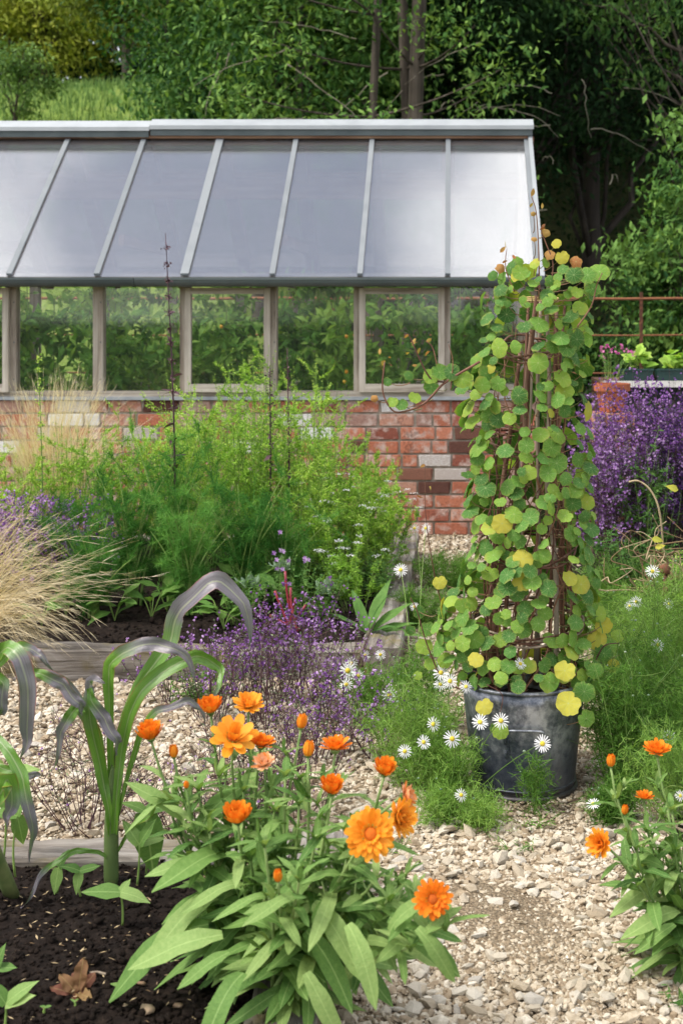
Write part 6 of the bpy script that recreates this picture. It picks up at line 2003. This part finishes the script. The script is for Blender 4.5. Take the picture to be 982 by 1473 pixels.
# ================================================================== CORN
def corn():
    def ribbon(t, pts, Y, w_, lab=None, tint=.5, fold=.25, tw=0.0, K=30, dY=None, prof=None):
        n0 = len(pts)
        dY = dY if dY is not None else [0] * n0
        Q_ = np.array([at(x, y, Y + d) for (x, y), d in zip(pts, dY)])
        u_ = np.linspace(0, n0 - 1, K)
        c = curve(Q_, K) * .5 + np.column_stack([np.interp(u_, np.arange(n0), Q_[:, j]) for j in range(3)]) * .5
        s = np.linspace(0, 1, K)
        c = c + np.column_stack([np.sin(s * 17 + w_), np.sin(s * 13 + w_ * 2), np.sin(s * 21 + w_ * 3)]) * .0045 * s[:, None]
        if prof is None:
            wd = np.interp(s, [0, .12, .3, .5, .7, .88, 1], [.42, .5, .85, 1, .86, .5, .03])
        else:
            wd = np.interp(s, *prof)
        hw = w_ * .76 / 2 * Y / F * wd
        tg = norm(np.gradient(c, axis=0))
        # the blade faces up on its rise and turns over past the crest
        ref = np.array((0.15, -1.0, .35))
        side = norm(np.cross(tg, ref))
        up = np.cross(side, tg)
        a = tw * s + .5 * np.sin(s * 8 + w_) * s
        S_ = side * np.cos(a)[:, None] + up * np.sin(a)[:, None]
        U_ = np.cross(S_, tg)
        cols = []
        nn = 7
        for j in range(nn):
            k = j / (nn - 1) * 2 - 1
            e = .0045 * np.sin(s * 27 + k * 2.5 + w_) * abs(k) + .002 * np.sin(s * 61 + w_) * abs(k)
            cols.append(c + S_ * (hw * k)[:, None] * .96 + U_ * (abs(k) * hw * fold + e)[:, None])
        v = np.stack(cols, 1)
        i = np.arange(K - 1)[:, None] * nn; j = np.arange(nn - 1)[None]
        q = np.stack([i + j, i + j + 1, i + nn + j + 1, i + nn + j], -1).reshape(-1, 4)
        uv = np.stack([np.broadcast_to(np.linspace(0, 1, nn)[None], (K, nn)), np.broadcast_to(s[:, None], (K, nn))], -1)
        return MB().raw(v, {4: q}, uv, tint).build("leaf", L_CORN, t, smooth=True)
    b = grd(160, 1272, .12)
    Y = b[1]
    t = thing("corn_plant", "young corn plant with arching purple tinged leaves standing in the near bed", "corn", b)
    P = curve([b - (0, 0, .01), at(160, 1215, Y), at(161, 1170, Y), at(163, 1125, Y), at(165, 1080, Y)], 16)
    MB().tubes(P, np.interp(np.linspace(0, 1, 16), [0, .05, .5, .8, 1], [.015, .018, .017, .012, .003]), 12).build("stalk", S_CORN, t, smooth=True)
    for (pts, w_, ti, tw, fo, dY) in (
        # sheath leaves hugging the stalk
        ([(161, 1215), (157, 1165), (147, 1120), (136, 1070), (130, 1020), (128, 985), (140, 975), (152, 985)], 27, .30, .3, .35, [-.01, -.02, -.02, -.03, -.05, -.06, -.08, -.09]),
        ([(164, 1200), (168, 1140), (174, 1080), (186, 1030), (205, 992), (238, 963), (279, 945), (300, 946), (318, 962), (314, 990), (297, 1011)], 30, -.15, -.3, .35, [-.02, -.03, -.02, -.03, -.03, 0, .02, .03, .03, 0, 0]),
        ([(160, 1120), (158, 1040), (156, 990), (158, 958), (175, 940), (200, 930), (228, 926), (250, 932), (268, 950), (281, 985)], 30, .42, .2, .3, [0, -.02, -.03, -.04, -.05, -.06, -.06, -.08, -.08, -.08]),
        ([(168, 1100), (178, 1040), (200, 985), (225, 950), (245, 925), (252, 895), (262, 875), (280, 856), (300, 839), (318, 838), (335, 848), (350, 866), (356, 900), (357, 935)], 42, .62, .5, .3, [0, 0, .03, .05, .06, .06, .05, .04, .04, .04, .04, .03, .03, .03]),
        ([(168, 1180), (185, 1110), (205, 1050), (225, 1024), (250, 1016), (275, 1008), (288, 1020), (292, 1045)], 17, .45, .4, .3, [0, -.02, -.03, -.04, -.05, -.05, -.05, -.05]),
        ([(158, 1180), (150, 1110), (140, 1060), (121, 1028), (98, 990), (72, 970), (45, 968), (20, 975)], 26, .5, -.2, .3, [0, 0, -.02, -.04, -.05, -.06, -.06, -.07]),
        ([(165, 1240), (140, 1226), (110, 1224), (80, 1240), (52, 1270), (32, 1308)], 12, .2, .2, .25, [0, -.03, -.05, -.08, -.1, -.12]),
        ([(166, 1230), (190, 1190), (215, 1170), (232, 1150), (250, 1148)], 13, .1, .2, .25, [0, 0, -.03, -.05, -.05]),
    ):
        ribbon(t, pts, Y, w_, None, ti, fo, tw, 34, dY)
    ribbon(t, [(121, 1028), (112, 1018), (100, 1030), (88, 1055), (78, 1105)], Y - .06, 24, None, .35, .25, .1, 20)
    ribbon(t, [(128, 990), (133, 1010), (150, 1035), (165, 1060), (170, 1085)], Y - .09, 26, None, .75, .3, .3, 20)
    # second plant mostly beyond the left edge
    b2 = grd(18, 1285, .12)
    t2 = thing("corn_plant", "corn plant at the left edge whose drooping leaves hang into the photo", "corn", b2)
    Y2 = b2[1] - .1
    P = curve([b2 - (0, 0, .01), at(-20, 1190, Y2), at(-30, 1100, Y2), at(-30, 1000, Y2)], 14)
    MB().tubes(P, np.linspace(.018, .012, 14), 12).build("stalk", S_CORN, t2, smooth=True)
    for (pts, w_, ti, tw, dY) in (
        ([(-30, 1000), (-10, 950), (10, 932), (28, 945), (38, 985), (42, 1030), (38, 1070), (28, 1090)], 36, .55, .2, [0, 0, -.05, -.08, -.08, -.08, -.08, -.08]),
        ([(-25, 1040), (-5, 1060), (15, 1085), (32, 1120), (42, 1160), (46, 1200), (44, 1240)], 26, .35, .2, [0, 0, -.03, -.05, -.06, -.06, -.06]),
        ([(-30, 980), (0, 955), (20, 932), (45, 935), (62, 945), (76, 965)], 22, .3, .2, [.1] * 6),
        ([(35, 965), (60, 970), (90, 985), (112, 1010), (120, 1028)], 26, .62, -.2, [0] * 5),
        ([(-30, 1010), (-20, 965), (5, 985), (2, 1020), (-4, 1035)], 26, .45, .4, [0] * 5),
        ([(-28, 1120), (-10, 1100), (20, 1112), (45, 1118), (62, 1110)], 18, .2, .2, [0, .05, .05, .05, .05]),
        ([(-24, 1130), (-5, 1150), (12, 1120), (15, 1160), (10, 1190)], 34, .2, .2, [0, -.1, -.1, -.1, -.1]),
    ):
        ribbon(t2, pts, Y2, w_, None, ti, .3, tw, 28, dY)
corn()

# ================================================================== SEEDLINGS AND LETTUCE ON THE SOIL
LB = [MB().add(T_leaf(.62, 6, .14, d, .85, wave=.04, base=.5), [(0, 0, 0)]).mesh("leaf", L_CAL, smooth=True) for d in (.1, .35)]
def seedling(label, px_, py_, h, leaves, group="bean seedlings in the near bed", cat="seedling"):
    b = grd(px_, py_, .12)
    t = thing("bean_seedling", label, cat, b, group)
    e = b + (N(.004), 0, h)
    MB().tubes(bez(b, (b + e) / 2 + (N(.006), 0, 0), e, 7)[0], np.linspace(.0032, .002, 7), 6, tint=.8).build("stem", S_GREEN, t, smooth=True)
    for (dx, dy, dz, L) in leaves:
        put("leaf", random.choice(LB), t, frames(np.array([(dx, dy, dz)]), np.array((0, -.55, 1.)))[0], e, L)
seedling("young bean seedling with two broad leaves in front of the corn stalk", 176, 1332, .075, [(-1, -.2, .15, .085), (1, -.3, .0, .07), (.3, .6, .4, .04)])
seedling("bean seedling between the corn stalk and the marigolds", 210, 1262, .16, [(.2, -.3, -1, .15), (1, .2, .3, .08), (-.6, -.2, .5, .06)])
seedling("small seedling left of the corn stalk", 116, 1290, .06, [(-.6, -.2, .4, .05), (.6, 0, .2, .05), (-.1, -.4, -.6, .05)])
seedling("seedling with a hanging leaf left of the corn stalk", 82, 1285, .06, [(.3, 0, .6, .05), (-.1, -.3, -.9, .06)])
seedling("slim seedling near the left edge under the corn leaves", 22, 1262, .15, [(-.8, -.1, .2, .07), (.3, -.2, 1, .06), (.2, 0, -1, .08)])
seedling("broad leaved bean plant at the left edge behind the corn leaves", 5, 1240, .20, [(.4, -.3, .4, .12), (-.4, -.3, .8, .12), (1, 0, .4, .1), (.3, -.4, -.5, .1)])
seedling("tiny two leaved sprout near the pale stones on the soil", 173, 1432, .02, [(.9, -.2, .2, .022), (-.9, 0, .2, .018)])
seedling("tiny sprout at the bottom of the soil bed", 64, 1458, .012, [(.9, -.2, .3, .014), (-.9, 0, .3, .012)])
seedling("tiny green sprout right of the other tiny sprout", 108, 1450, .012, [(.5, -.2, .6, .010), (-.6, 0, .5, .010)])
seedling("upright seedling beside the corn stalk base at right", 197, 1275, .10, [(.5, -.2, .9, .08), (-.5, .1, .7, .07), (.6, .4, .2, .07)])
seedling("pale leaved young plant in the bottom left corner of the photo", 6, 1490, .06, [(.8, -.1, .9, .07), (.9, -.2, .4, .065), (-.5, 0, .7, .06)])
seedling("yellowish leaf tip of a seedling at the left edge near the bottom", -6, 1425, .045, [(.8, -.3, .2, .05), (.2, -.2, 1, .05)])

def lettuce():
    b = grd(112, 1432, .12)
    t = thing("lettuce_seedling", "small reddish brown lettuce seedling on the dark soil at lower left", "lettuce", b)
    me = [MB().add(T_leaf(w, 9, .2, d, 1.5, wave=.22, base=.3), [(0, 0, 0)]).mesh("leaf", L_LET, smooth=True) for w, d in ((.6, .3), (.5, .1), (.65, .5))]
    for (dx, dy, dz, L) in ((-.9, -.1, .35, .075), (-.5, -.3, .9, .065), (.15, 0, 1.2, .095), (.35, -.5, .35, .07), (.6, .2, .9, .06), (-.2, .5, .9, .07), (.1, -.7, .2, .05), (-.7, .3, .7, .06)):
        put("leaf", random.choice(me), t, frames(np.array([(dx, dy, dz)]), np.array((N(.2), -.6, .7)))[0], b, L * .78)
    # bit of twig beside it
    A, B = grd(128, 1400, .13), grd(152, 1402, .13)
    o = MB().tubes(np.array([A, (A + B) / 2 + (0, 0, .003), B]), .0028, 6).build("twig", HAZEL_P)
    tag(o, "short pale twig on the soil beside the red lettuce seedling", "twig")
lettuce()
